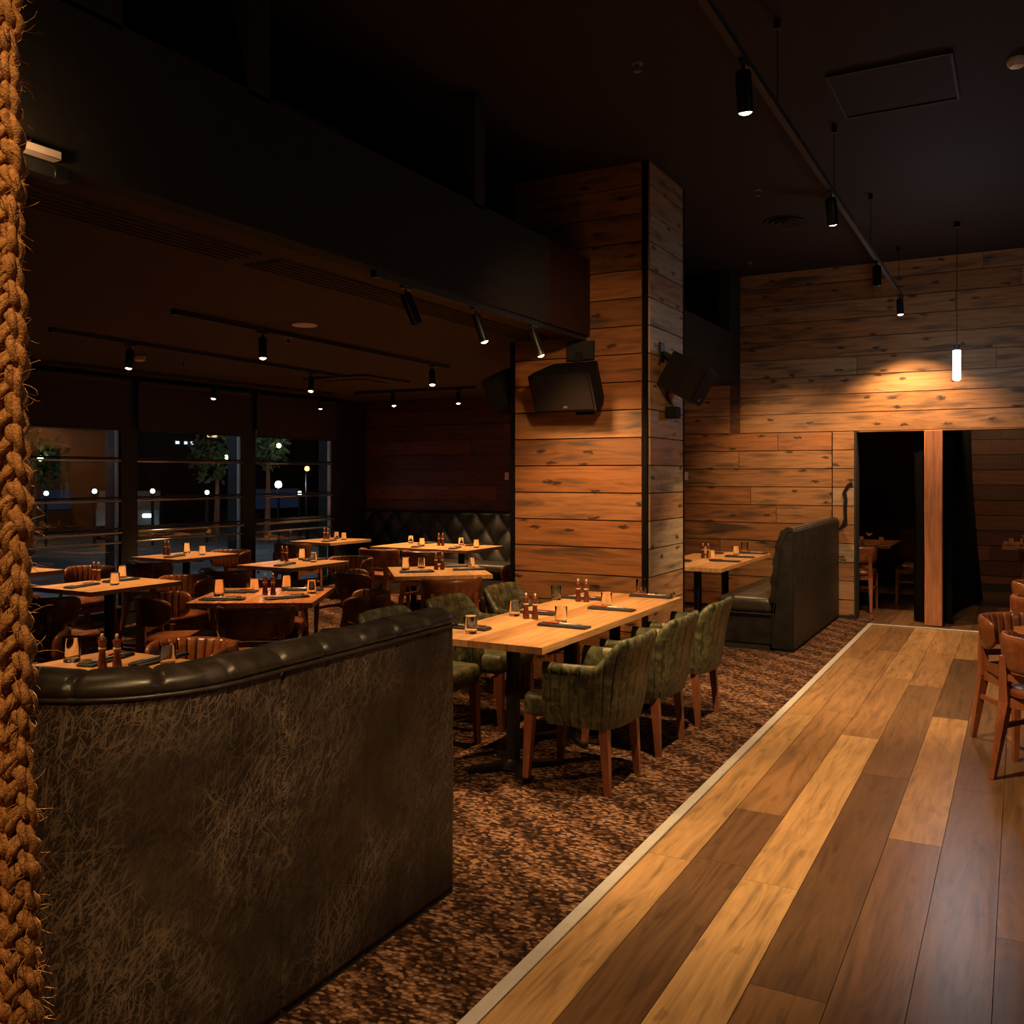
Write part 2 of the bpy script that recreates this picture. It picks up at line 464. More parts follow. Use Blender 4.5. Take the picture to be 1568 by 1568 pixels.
# charred crack in the strip
mb = MB()
crk = [(-1.74, 1.50), (-1.70, 1.52), (-1.66, 1.60), (-1.655, 1.45), (-1.69, 1.33), (-1.68, 1.20), (-1.67, 1.10), (-1.72, 1.06), (-1.78, 1.0), (-1.74, 1.1), (-1.72, 1.25), (-1.73, 1.38)]
mb.prism([(x, z) for x, z in [(-1.655, 1.53), (-1.70, 1.505), (-1.735, 1.44), (-1.755, 1.40), (-1.735, 1.33), (-1.742, 1.22), (-1.735, 1.12), (-1.765, 1.04), (-1.80, .99), (-1.735, 1.02), (-1.70, 1.05), (-1.705, 1.2), (-1.70, 1.33), (-1.712, 1.42), (-1.68, 1.47), (-1.64, 1.49)]], 0, .012, Matrix.Translation((0, BACK - .012, 0)) @ Matrix.Rotation(PI / 2, 4, 'X'))
struct(mb.build('trim_5', plain('charred_wood', (.012, .009, .008), .3, 0, .6), smooth=0), 'black charred crack in the board strip beside the doorway')
# window wall
mb = MB()
mb.box(WX - .2, WX, -3.2, 4.9, 0, LOW); mb.box(WX - .2, WX + .02, 4.9, 5.08, 0, LOW)
for a, b in ((6.72, 6.92), (8.49, 8.70), (10.2, BACK)): mb.box(WX - .22, WX + .04, a, b, 0, LOW)
mb.box(WX - .2, WX, 4.9, BACK, 0, .16); mb.box(WX - .2, WX, 4.9, BACK, 2.5, LOW)
mb.box(WX - .2, WX, -3.2, 11.2, LOW, CEIL)
struct(mb.build('wall_window', M_MATTE, smooth=0), 'black window wall with dark piers')
for i, (a, b) in enumerate(((5.08, 6.72), (6.92, 8.49), (8.70, 10.2))):
    t = struct(thing('window_%d' % (i + 1), None, None, (WX, 0, 0)), ['left street window beside the rope', 'middle street window', 'right street window near the corner'][i])
    fr = MB()
    for z, h, dx in ((1.755, .022, .03), (1.33, .026, .03), (.99, .03, .05), (.885, .022, .03), (.20, .03, .03)):
        fr.rbox((dx, (a + b) / 2, z), (.03, b - a, h), .006, 1)
    frm = fr.build('frame', M_CHROME, t)
    jm = MB(); jm.rbox((-.02, b - .012, 1.33), (.05, .02, 2.3), .004, 1); jm.build('jamb', M_JAMB, t)
    j2 = MB(); j2.box(-.05, .02, a, a + .025, .16, 2.5); j2.build('jamb', M_BLACK, t)
    bt = MB()
    for z in (1.785, 1.365, 1.035): bt.box(.0, .045, a, b, z - .012, z + .008)
    bt.build('seal', M_MATTE, frm)
    g = MB(); g.box(-.03, -.022, a + .01, b - .01, .17, 2.5); g.build('pane', M_PANE, t, 0)
    bl = thing('roller_blind', 'dark roller blind pulled down over the top of the %s' % ['left street window by the rope', 'middle street window', 'right street window in the corner'][i], 'blind', (WX + .1, (a + b) / 2, 0), 0, 'roller blinds on the street windows')
    f = MB(); f.box(-.003, .003, -(b - a) / 2 - .03, (b - a) / 2 + .03, 2.09, 2.62); f.build('blind_fabric', M_BLIND, bl, 0)
    f = MB(); f.cyl((0, -(b - a) / 2 - .04, 2.61), (0, (b - a) / 2 + .04, 2.61), .035); f.build('roller', M_MATTE, bl)
    f = MB(); f.rbox((0, 0, 2.085), (.016, b - a + .05, .022), .004, 1); f.build('bottom_bar', M_MATTE, bl)
# other walls (out of view / closing the room)
mb = MB(); mb.box(-8.9, 5.2, -3.3, -3.15, 0, CEIL); struct(mb.build('wall_front', M_MATTE, smooth=0))
mb = MB(); mb.box(5.0, 5.15, -3.2, 16, 0, CEIL); struct(mb.build('wall_right', M_MATTE, smooth=0))

# timber column
CX0, CX1, CY0, CY1 = -3.585, -2.45, 6.60, 7.40
mb = MB()
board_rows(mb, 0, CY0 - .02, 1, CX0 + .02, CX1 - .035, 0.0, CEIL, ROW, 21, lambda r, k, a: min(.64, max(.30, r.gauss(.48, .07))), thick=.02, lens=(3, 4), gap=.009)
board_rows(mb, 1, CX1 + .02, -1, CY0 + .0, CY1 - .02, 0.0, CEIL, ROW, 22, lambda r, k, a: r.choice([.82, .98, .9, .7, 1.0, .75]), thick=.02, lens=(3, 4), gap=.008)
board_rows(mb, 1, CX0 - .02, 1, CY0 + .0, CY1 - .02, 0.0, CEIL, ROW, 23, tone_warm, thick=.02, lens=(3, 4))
mb.box(CX0, CX1, CY0, CY1, 0, CEIL, (.15, 0, 0), 0)
struct(mb.build('wall_column', M_WALL, smooth=0), 'square column clad in reclaimed timber boards')
mb = MB()
for x, y in ((CX1 - .012, CY0 - .008), (CX1 + .006, CY1 - .008), (CX0 - .005, CY0 - .005)):
    mb.box(x - .016, x + .018, y - .018, y + .016, 0, CEIL)
struct(mb.build('trim_6', M_EDGE, smooth=0), 'black corner edges of the timber column')

# floors
fb = MB()
rows = [(-1.39, -1.20), (-1.20, -.974), (-.974, -.752), (-.752, -.515), (-.515, -.298), (-.298, -.075), (-.075, .148), (.148, .371), (.371, .594), (.594, .82)]
jn = {0: [(0.6, .5), (3.75, .86), (6.4, .84), (8.6, .72), (10.6, .6)],
      1: [(1.2, .4), (4.45, .30), (6.6, .60), (9.1, .66), (10.6, .5)],
      2: [(0.9, .5), (3.685, 1.0), (6.027, .98), (7.9, .62), (9.65, .8), (10.6, .9)],
      3: [(2.936, .50), (5.30, .24), (7.7, .40), (9.2, .66), (10.6, .8)],
      4: [(1.6, .4), (4.406, .36), (6.765, .72), (9.0, .18), (10.6, .7)],
      5: [(2.6, .3), (5.264, .30), (7.4, .28), (10.6, .55)],
      6: [(3.641, .22), (6.2, .32), (8.3, .42), (10.6, .6)]}
rnd = random.Random(3)
for ri, (a, b) in enumerate(rows):
    L = jn.get(ri) or [(1.1 + rnd.random(), rnd.random()), (3.3 + rnd.random(), rnd.random()), (6 + rnd.random(), rnd.random()), (8.2 + rnd.random(), rnd.random()), (10.6, .5)]
    y = -3.1
    for y1, t in L:
        yy = y
        while yy < y1 - 1e-4:
            ye = min(y1, yy + 2.6)
            if y1 - ye < .6: ye = y1
            fb.box(a + .0012, b - .0012, yy + .001, ye - .001, -.02, 0, (t, 0, 0), 1, (rnd.uniform(0, 90), rnd.uniform(0, 90)))
            yy = ye
        y = y1
x = .82
while x < 5:
    y = -3.1
    while y < 10.6:
        ye = min(10.6, y + rnd.uniform(1.8, 2.8)); fb.box(x + .001, x + .221, y, ye - .002, -.02, 0, (rnd.uniform(.2, .7), 0, 0), 1, (rnd.uniform(0, 90), rnd.uniform(0, 90))); y = ye
    x += .222
struct(fb.build('floor', M_FLOOR, smooth=0), 'wide oak plank walkway')
mb = MB(); mb.box(-8.5, 5, -3.2, 16, -.12, -.021); struct(mb.build('floor.003', M_BOARD, smooth=0))
mb = MB(); mb.box(-8.45, -1.44, -3.1, BACK, -.02, .0); mb.box(-1.62, -1.44, BACK, 11.06, -.02, 0)
struct(mb.build('floor.001', M_CARPET, smooth=0), 'brown loop pile carpet with a chevron pattern')
mb = MB()
y = 10.66; rr = random.Random(8)
x = -5.
while x < 5:
    y = 10.66 if x > -1.44 else 11.1
    while y < 15:
        ye = min(15, y + rr.uniform(1, 2.2)); mb.box(x, x + .196, y, ye - .002, -.02, -.002, (rr.random() * .5, 0, 0), 1, (rr.uniform(0, 90), rr.uniform(0, 90))); y = ye
    x += .198
struct(mb.build('floor.002', M_FLOOR, smooth=0), 'worn dark plank floor of the private room')
mb = MB(); mb.rbox((-1.415, 3.78, .004), (.05, 13.76, .012), .004, 1)
for i in range(60): mb.cyl((-1.415, -1 + i * .2, .009), (-1.415, -1 + i * .2, .0106), .004, 8)
struct(mb.build('trim_7', M_STRIP), 'pale metal strip between carpet and timber')
mb = MB(); mb.rbox((.5, 10.63, .004), (3.8, .045, .012), .004, 1); struct(mb.build('trim_8', M_STRIP), 'pale metal strip across the doorway')

# private room beyond the doorway
mb = MB(); board_rows(mb, 0, 14.5, 1, -5, 5, .1, 2.9, ROW, 31, lambda r, k, a: r.random() * .8)
board_rows(mb, 1, -2.6, -1, 11.15, 14.5, .0, 2.9, ROW, 33, lambda r, k, a: r.random() * .5)
mb.box(-5, 5, 14.52, 14.7, 0, 2.9, (.1, 0, 0), 0); mb.box(-2.75, -2.62, 11.15, 14.6, 0, 2.9, (.1, 0, 0), 1)
struct(mb.build('wall_private_room', M_DARKW, smooth=0), 'dark board walls of the private room')
mb = MB(); mb.box(-5, 5.1, 11.15, 14.7, 2.7, 2.8); struct(mb.build('ceiling.002', M_MATTE, smooth=0))
mb = MB(); mb.box(-5, 5, 14.46, 14.5, 0, .1); struct(mb.build('baseboard_private_room', M_MATTE, smooth=0))
mb = MB(); mb.rbox((-.815, 10.9, ROW * 5 - .006), (.175, .16, ROW * 10 - .016), .006, 1)
tag(mb.build('timber_post', M_POST), 'square reddish timber post standing in the doorway', 'post')
# curtains
def curtain(name, label, pts, z0, z1, amp=.028, n=120, flare=0):
    Lx = [Vector((p[0], p[1], 0)) for p in pts]
    d = Lx[1] - Lx[0]; nn = Vector((-d.y, d.x, 0)).normalized()
    rowsz = []
    for j in range(9):
        z = z0 + (z1 - z0) * j / 8; k = 1 - j / 8; r = []
        for side in (0, 1):
            rng = range(n + 1) if side == 0 else range(n, -1, -1)
            for i in rng:
                t = i / n
                p = Lx[0] + d * t + nn * (amp * sin(t * d.length / .115 * 2 * PI + .4 * sin(j)) * (.7 + .5 * k) + flare * k * k * t + (.004 if side else 0))
                r.append((p.x, p.y, z))
        rowsz.append(r)
    m = MB(); m.grid(rowsz, closeu=True, capu=True)
    return tag(m.build(name, M_CURT), label, 'curtain', 'black curtains at the doorway')
curtain('curtain', 'black curtain hanging on the left side of the timber post', [(-1.02, 11.03), (-.90, 11.10)], .01, 2.06, .03, 60)
curtain('curtain', 'narrow black curtain hanging close on the right side of the timber post', [(-.73, 11.03), (-.62, 11.12)], .01, 2.06, .03, 60)
curtain('curtain', 'black gathered curtain deeper in the private room, right of the post', [(-.78, 11.5), (-.60, 13.3)], .01, 2.6, .05, 160, -.12)

# ------------------------------------------------------------------ furniture prototypes
def make_tub_chair():
    t = thing('tub_chair', None, 'chair')
    rows = []
    NS = 168
    def plan(s):
        # s 0..1 along the U from right arm front round the back to the left arm front
        a, yb, yf, n = .265, -.295, .115, 3.0
        L1 = .24; cur = .62; tot = 2 * L1 + cur
        q = s * tot
        if q < L1: return (a, yf - q, 0)
        if q > tot - L1: return (-a, yf - (tot - q), 0)
        th = (q - L1) / cur * PI
        cx = cos(th); sy = sin(th)
        x = a * (abs(cx) ** (2 / n)) * (1 if cx >= 0 else -1)
        y = (yf - L1) - ((yf - L1) - yb) * (abs(sy) ** (2 / n))
        return (x, y, sy)
    for i in range(NS + 1):
        s = i / NS
        x, y, sy = plan(s); x2, y2, _ = plan(min(1, s + .004)); x1, y1, _ = plan(max(0, s - .004))
        tx, ty = x2 - x1, y2 - y1; l = math.hypot(tx, ty) or 1
        nx, ny = -ty / l, tx / l
        if nx * x + ny * (y - .05) < 0: nx, ny = -nx, -ny
        k = min(1, max(0, (sy - .12) / .62)); k = k * k * (3 - 2 * k)
        top = .645 + .128 * k + .008 * cos((s - .5) * 8)
        g = abs(((s * 21) % 1) - .5) * 2
        groove = .0065 * max(0, 1 - (1 - g) / .22) ** .8 if g > .78 else 0
        r = []
        th = .05
        def pt(off, z, lean=1):
            h = max(0, (z - .33) / .5)
            fl = .055 * h * abs(nx) if k < .5 else .055 * h
            X = x + nx * off; Y = y + ny * off
            X *= 1 + .10 * h; Y -= .085 * h * h * (.2 + .8 * k)
            bt = max(0, (.42 - z) / .09)
            return (X * (1 - .07 * bt), Y * (1 - .07 * bt) if Y < 0 else Y - .02 * bt, z)
        for v in (0, .15, .3, .5, .7, .88, .96):
            z = .335 + (top - .335) * v
            r.append(pt(-groove if 0.05 < v < .97 else -groove * .5, z))
        r.append(pt(-.012, top + .008)); r.append(pt(-th * .5, top + .014)); r.append(pt(-th + .012, top + .008))
        for v in (.95, .7, .45, .2):
            z = .335 + (top - .335) * v
            bulge = .012 * sin(PI * v)
            r.append(pt(-th - bulge, z))
        r.append(pt(-th, .36))
        rows.append(r)
    m = MB(); m.grid(rows, closeu=True, capu=True); m.build('backrest', M_GREEN, t, 55)
    m = MB(); m.rbox((0, -.005, .415), (.47, .50, .125), .035, 3); m.build('seat', M_GREEN, t)
    for sx, yt, yb in ((1, .215, .235), (-1, .215, .235), (1, -.20, -.225), (-1, -.20, -.225)):
        m = MB(); m.bar((sx * .195, yt, .36), (sx * .205, yb, .0), .05, .05, (0, 1, 0), .03); m.build('leg', M_LEG, t, 20)
    return t

def make_band_chair():
    t = thing('dining_chair', None, 'chair')
    # backrest band
    rows = []; N = 136
    for i in range(N + 1):
        s = i / N; a = rad(-202 + 224 * s)      # right .. back .. left
        hx, hy = .222, .20
        ex, ey = hx * cos(a), hy * sin(a)
        px, py = ex, -.065 + ey
        nl = math.hypot(cos(a) / hx, sin(a) / hy); nx, ny = cos(a) / hx / nl, sin(a) / hy / nl
        e = min(s, 1 - s) / .14; e = min(1, e); e = math.sqrt(max(.02, 1 - (1 - e) ** 2))
        hh = .098 * (.35 + .65 * e) ; zc = .668 + .012 * (1 - e)
        th = .048 * (.45 + .55 * e)
        g = abs(((s * 17) % 1) - .5) * 2
        tuft = .014 * max(0, (g - .7) / .3) if .1 < s < .9 else 0
        r = []
        for j in range(16):
            q = 2 * PI * j / 16
            cz = sin(q); co = cos(q)
            zz = hh * (1 if cz > 0 else -1) * abs(cz) ** .6
            oo = th / 2 * (1 if co > 0 else -1) * abs(co) ** .7
            if oo < 0: oo += tuft * abs(co)
            lean = (zz / .1) * .012
            r.append((px + nx * (oo + lean), py + ny * (oo + lean), zc + zz))
        rows.append(r)
    m = MB(); m.grid(rows, closeu=True, capu=True); m.build('backrest', M_BROWN, t, 60)
    # seat
    m = MB(); rows = []
    for z, k in ((.432, .93), (.438, .985), (.455, 1), (.472, .985), (.482, .93), (.486, .8), (.488, .5), (.486, .05)):
        r = []
        for j in range(40):
            q = 2 * PI * j / 40; c, s_ = cos(q), sin(q)
            x = .215 * (1 if c > 0 else -1) * abs(c) ** .5; y = .225 * (1 if s_ > 0 else -1) * abs(s_) ** .5
            if y < 0: x *= .93
            r.append((x * k, y * k + .01, z))
        rows.append(r)
    m.grid(rows, closeu=True, capu=True); m.build('seat', M_BROWN, t, 50)
    m = MB()
    m.bar((-.18, .2, .40), (.18, .2, .40), .022, .05); m.bar((-.17, -.18, .40), (.17, -.18, .40), .022, .05)
    for sx in (-1, 1): m.bar((sx * .188, .2, .40), (sx * .178, -.19, .40), .022, .05)
    m.build('seat_frame', M_LEG, t, 20)
    for sx in (-1, 1):
        m = MB(); m.bar((sx * .19, .205, .43), (sx * .20, .215, 0), .042, .042, (0, 1, 0), .026); m.build('leg', M_LEG, t, 20)
        m = MB()
        pts = [(sx * .20, -.275, 0), (sx * .182, -.185, .40), (sx * .178, -.20, .57), (sx * .176, -.215, .65)]
        for (p, q), (w0, w1) in zip(zip(pts, pts[1:]), ((.026, .05), (.05, .04), (.04, .03))): m.bar(p, q, w0, w0, (0, 1, 0), w1)
        m.build('leg', M_LEG, t, 20)
    m = MB(); m.bar((-.19, -.20, .535), (.19, -.20, .535), .02, .035); m.build('back_rail', M_LEG, t, 20)
    for sx in (-1, 1):
        m = MB(); m.bar((sx * .192, .205, .27), (sx * .19, -.215, .27), .018, .026); m.build('stretcher', M_LEG, t, 20)
    m = MB(); m.bar((-.19, -.02, .27), (.19, -.02, .27), .018, .026); m.build('stretcher', M_LEG, t, 20)
    return t

def make_table(name, w, d, mat, nb=5, along=1, seed=1, base=True, foot=.26):
    t = thing(name, None, 'table')
    rr = random.Random(seed); m = MB()
    L = w if along == 1 else d
    for i in range(nb):
        a = -L / 2 + L * i / nb; b = a + L / nb; c = (rr.random(), 0, 0); off = (rr.uniform(0, 90), rr.uniform(0, 90))
        if along == 1: m.box(a, b, -d / 2, d / 2, .716, .75, c, 1, off)
        else: m.box(-w / 2, w / 2, a, b, .716, .75, c, 0, off)
    m.build('tabletop', mat, t, 0)
    m = MB(); m.cyl((0, 0, .03), (0, 0, .70), .038, 20); m.build('column', M_BLACK, t)
    m = MB()
    for a in range(4):
        q = a * PI / 2 + PI / 4; m.bar((0, 0, .028), (cos(q) * foot, sin(q) * foot, .016), .06, .03, (0, 0, 1), .045)
    m.lathe([(.075, .012), (.07, .035), (.045, .05), (.038, .06)], 20); m.build('base', M_BLACK, t)
    m = MB()
    m.box(-w * .33, w * .33, -.025, .025, .69, .716); m.box(-.025, .025, -d * .33, d * .33, .69, .716); br = m.build('bracket', M_BLACK, t, 0)
    m = MB(); m.lathe([(.012, -.012), (.014, 0), (.012, .012)], 12, (-w * .30, -d * .33, .675)); m.build('knob', M_STEEL, br)
    return t

def make_mill():
    t = thing('pepper_mill', None, 'mill')
    m = MB(); m.lathe([(.0185, 0), (.020, .004), (.0195, .02), (.016, .045), (.0135, .066), (.014, .078), (.0165, .084)], 18); bd = m.build('body', M_MILL, t)
    m = MB(); m.lathe([(.0165, .084), (.0170, .087), (.0165, .0905)], 18); m.build('collar', M_CREAM, bd)
    m = MB(); m.lathe([(.014, .0905), (.0155, .098), (.0195, .117), (.020, .121), (.0175, .1255), (.004, .127)], 18); hd = m.build('head', M_MILL, t)
    m = MB(); m.lathe([(.003, .127), (.0035, .134), (.0065, .139), (.0075, .144), (.006, .150), (.001, .152)], 14); m.build('knob', M_CREAM, hd)
    return t
def make_tumbler():
    m = MB(); m.lathe([(.001, .0), (.030, 0), (.033, .003), (.0365, .092), (.036, .094), (.0345, .092), (.0315, .018), (.028, .013), (.001, .012)], 24)
    o = m.build('tumbler', M_GLASS, None, 60); o['category'] = 'glass'; return o
def make_tall_glass():
    m = MB(); m.lathe([(.001, .0), (.034, 0), (.036, .003), (.040, .112), (.0395, .1135), (.038, .112), (.0342, .02), (.030, .016), (.001, .015)], 24)
    o = m.build('water_glass', M_GLASS, None, 60); o['category'] = 'glass'; return o
def make_wine():
    m = MB(); m.lathe([(.001, 0), (.034, 0), (.034, .002), (.006, .006), (.004, .02), (.004, .085), (.012, .092), (.034, .115), (.040, .145), (.034, .185), (.0325, .185), (.038, .145), (.032, .117), (.001, .096)], 22)
    o = m.build('wine_glass', M_GLASS, None, 60); o['category'] = 'glass'; return o
def make_napkin():
    m = MB()
    m.rbox((0, 0, .006), (.30, .085, .010), .004, 2); m.rbox((-.02, .012, .0125), (.24, .055, .006), .0028, 2)
    m.rbox((.11, 0, .013), (.07, .08, .007), .003, 2)
    o = m.build('napkin', M_NAPK); o['category'] = 'napkin'; return o
def make_knife():
    t = thing('steak_knife', None, 'cutlery')
    m = MB(); m.prism([(-.115, 0), (-.105, -.007), (-.07, -.009), (0, -.008), (0, .006), (-.09, .006)], 0, .0018); m.build('blade', M_STEEL, t, 0)
    m = MB(); m.rbox((.05, -.001, .003), (.105, .017, .009), .003, 2); m.build('handle', M_HANDLE, t)
    return t
def make_fork():
    m = MB(); m.rbox((.035, 0, .0015), (.125, .008, .003), .001, 1)
    m.prism([(-.03, -.004), (-.045, -.012), (-.06, -.012), (-.06, .012), (-.045, .012), (-.03, .004)], 0, .0028)
    for y in (-.0105, -.0035, .0035, .0105): m.box(-.10, -.06, y - .0016, y + .0016, 0, .0028)
    o = m.build('fork', M_STEEL, None, 0); o['category'] = 'cutlery'; return o

TUB = make_tub_chair(); BAND = make_band_chair()
MILL = make_mill(); TUM = make_tumbler(); TALL = make_tall_glass(); WINE = make_wine(); NAP = make_napkin(); KNIFE = make_knife(); FORK = make_fork()
T78 = make_table('dining_table', .68, .84, M_TOP, 5, 1, 2)
T72 = make_table('dining_table', .72, .725, M_TOP, 5, 1, 5)
TSQ = make_table('dining_table', .84, .84, M_TOPR, 5, 1, 9)
TSI = make_table('dining_table', .84, .84, M_TOP, 5, 1, 10)

ZT = .7505
def mills(x, y, rot, tref, d=.028):
    for s, wd in ((-1, 'left'), (1, 'right')):
        place(MILL, (x + s * d * cos(rot), y + s * d * sin(rot), ZT), rot, '%s of two red-brown pepper mills on %s' % (wd, tref), 'pepper mills on %s' % tref)
def setting(x, y, rot, tref, where, full=True):
    g = 'place settings on %s' % tref
    place(NAP, (x, y, ZT), rot, 'black napkin on %s, %s' % (tref, where), g)
    c, s = cos(rot), sin(rot)
    place(KNIFE, (x + .025 * c - .014 * s, y + .025 * s + .014 * c, ZT + .0172), rot, 'red-handled knife on %s, %s' % (tref, where), g)
    if full: place(FORK, (x + .0 * c + .016 * s, y + .0 * s - .016 * c, ZT + .0172), rot, 'steel fork on %s, %s' % (tref, where), g)
def tum(x, y, tref, where): place(TUM, (x, y, ZT), 0, 'tumbler on %s, %s' % (tref, where), 'tumblers on the tables')
def tall(x, y, tref, where): place(TALL, (x, y, ZT), 0, 'taller glass on %s, %s' % (tref, where), 'water glasses on the tables')
def chair(x, y, face, label, grp='brown leather chairs at the window tables'):
    # face: direction angle (deg) the sitter looks
    return place(BAND, (x, y, 0), rad(face - 90), label, grp)

# --- long table with green chairs: three tables pushed together
for i, (y, wd) in enumerate(((4.465, 'nearest'), (5.19, 'middle'), (5.915, 'farthest'))):
    place(T72, (-2.43, y, 0), 0, '%s of three oak tables joined into the long green-chair table' % wd, 'oak tables of the long green-chair table')
for i, (y, wd) in enumerate(((4.51, 'nearest'), (5.25, 'middle'), (5.99, 'farthest'))):
    place(TUB, (-2.03, y, 0), rad(90), 'green quilted tub chair on the aisle side of the long table, %s of the row' % wd, 'green tub chairs')
for i, (y, wd) in enumerate(((4.58, 'mostly behind the banquette'), (5.28, 'just past the banquette end'), (6.02, 'next to the column'))):
    place(TUB, (-3.08, y, 0), rad(-90), 'green tub chair on the window side of the long table, %s' % wd, 'green tub chairs')
J = 'the long green-chair table'
setting(-2.25, 4.73, PI, J, 'nearest on the aisle side'); setting(-2.27, 5.47, PI, J, 'middle of the aisle side'); setting(-2.265, 6.175, PI, J, 'far end of the aisle side')
setting(-2.71, 4.42, 0, J, 'nearest on the window side'); setting(-2.63, 5.1, 0, J, 'middle of the window side'); setting(-2.64, 5.86, 0, J, 'far end of the window side')
tum(-2.60, 4.30, J, 'beside the banquette end'); tum(-2.69, 4.96, J, 'left of the near pepper mills'); tum(-2.33, 4.86, J, 'behind the nearest aisle napkin')
tum(-2.79, 5.74, J, 'left of the far pepper mills'); tum(-2.35, 5.58, J, 'behind the middle aisle napkin'); tall(-2.36, 6.24, J, 'at the column end')
mills(-2.55, 4.90, 0, 'the near part of ' + J, .03); mills(-2.59, 5.73, 0, 'the far part of ' + J, .03)

# --- booth table beside the column
KR = 'the booth table right of the column'
TK = make_table('dining_table', .74, .95, M_TOP, 5, 1, 4)
place(TK, (-2.76, 8.83, 0), 0, 'nearer half of the oak booth table right of the column', 'oak tables in the black booth')
place(TK, (-2.76, 9.785, 0), 0, 'farther half of the oak booth table right of the column, by the back wall', 'oak tables in the black booth')
mills(-2.84, 9.35, 0, KR)
setting(-2.56, 9.08, PI, KR, 'nearest'); setting(-2.56, 9.62, PI, KR, 'behind the nearest napkin'); setting(-2.55, 10.14, PI, KR, 'far right corner')
setting(-3.0, 8.9, 0, KR, 'left edge by the column', False); setting(-2.98, 9.95, 0, KR, 'far left corner', False)
tum(-2.66, 9.85, KR, 'in the middle'); tum(-2.93, 9.70, KR, 'left of the mills'); tum(-3.02, 9.12, KR, 'nearest the column'); tall(-2.66, 10.2, KR, 'by the far right napkin'); tum(-2.73, 9.2, KR, 'behind the nearest napkin')

# --- window side tables
A = 'the table inside the curved banquette'
TA = make_table('dining_table', .80, .80, M_TOP, 5, 1, 3)
place(TA, (-3.49, 2.66, 0), 0, 'oak table inside the curved banquette, mostly hidden by its back', 'two-seat oak tables')
tall(-3.80, 2.77, A, 'at its left edge'); tum(-3.36, 2.93, A, 'right side near the chair'); mills(-3.53, 2.76, rad(28), A, .033)
setting(-3.68, 2.86, PI / 2 + .25, A, 'left of the mills')
setting(-3.47, 2.98, PI / 2 + .1, A, 'right of the mills', False)
chair(-3.62, 3.22, -90, 'brown channel-back chair facing the camera behind the curved banquette table', 'brown leather chairs at the window tables')
chair(-4.72, 3.1, -60, 'brown channel-back chair beside the rope, behind the far left of the banquette')
Bt = 'the table in front of the left window'
place(T78, (-6.27, 4.90, 0), 0, 'oak table in front of the left window, right of the rope', 'two-seat oak tables')
mills(-6.56, 5.0, 0, Bt); tum(-6.17, 4.87, Bt, 'near edge'); tall(-6.42, 5.14, Bt, 'behind the tumbler'); setting(-6.30, 4.68, PI / 2 + .2, Bt, 'near edge'); setting(-6.36, 5.08, -PI / 2, Bt, 'far edge', False)
chair(-6.05, 5.37, -90, 'brown chair at the far side of the table in front of the left window')
chair(-6.0, 4.27, 90, 'brown chair at the near side of the left window table, half behind the rope')
Ct = 'the table at the middle window'
place(T78, (-7.8, 7.05, 0), 0, 'oak table standing right at the middle street window', 'two-seat oak tables')
mills(-8.02, 6.98, 0, Ct); tall(-7.98, 7.22, Ct, 'by the window'); tum(-7.68, 7.16, Ct, 'right of the water glass'); setting(-7.75, 6.85, PI / 2 + .3, Ct, 'near edge')
chair(-7.45, 6.36, 90, 'dark-lit brown chair seen from behind beside the left window pier')
chair(-7.72, 7.52, -90, 'brown chair at the far side of the middle window table')
Dt = 'the table behind the rope'
place(T78, (-7.92, 5.03, 0), 0, 'oak table against the left window, its left half hidden by the rope', 'two-seat oak tables')
chair(-7.45, 5.52, -90, 'brown chair under the left window, behind the mills of the nearest window table')
Ft = 'the right-window table'
place(T78, (-6.19, 6.93, 0), 0, 'oak table left of the long bench table, in front of the right window', 'two-seat oak tables')
mills(-6.40, 7.02, 0, Ft); tall(-6.35, 7.22, Ft, 'right of the mills'); tum(-6.08, 7.08, Ft, 'right side'); setting(-6.12, 6.72, PI / 2 + .25, Ft, 'near edge'); setting(-6.2, 7.25, -PI / 2, Ft, 'far edge', False)
chair(-6.25, 6.17, 90, 'dark brown chair with its back to us, below the right-window table')
chair(-6.0, 7.47, -90, 'brown chair at the far right end of the right-window table')
Gt = 'the far corner window table'
place(T78, (-7.95, 9.6, 0), 0, 'oak table in the far corner beside the right window and the tufted bench', 'two-seat oak tables')
mills(-8.13, 9.72, 0, Gt); tum(-8.06, 9.85, Gt, 'right of the mills'); tum(-7.83, 9.72, Gt, 'right side'); setting(-7.83, 9.42, PI / 2 + .25, Gt, 'near edge')
chair(-7.95, 8.95, 90, 'dark brown chair at the near side of the far corner window table')
Ht = 'the long table at the tufted bench'
place(T78, (-6.5, 9.4, 0), 0, 'left half of the oak table along the tufted bench', 'oak tables at the tufted bench')
place(T78, (-5.815, 9.4, 0), 0, 'right half of the oak table along the tufted bench', 'oak tables at the tufted bench')
mills(-6.15, 9.47, 0, Ht); tum(-6.72, 9.66, Ht, 'far left'); tum(-6.32, 9.32, Ht, 'left of the mills'); tum(-5.98, 9.66, Ht, 'right of the mills'); tum(-5.62, 9.42, Ht, 'far right')
setting(-6.3, 9.2, PI / 2 + .3, Ht, 'near left'); setting(-5.78, 9.2, PI / 2 + .3, Ht, 'near right'); setting(-6.5, 9.7, -PI / 2, Ht, 'far left', False); setting(-5.82, 9.7, -PI / 2, Ht, 'far right', False)
chair(-6.45, 8.72, 90, 'dark brown chair at the near left of the tufted bench table')
chair(-5.85, 8.72, 90, 'dark brown chair at the near right of the tufted bench table')

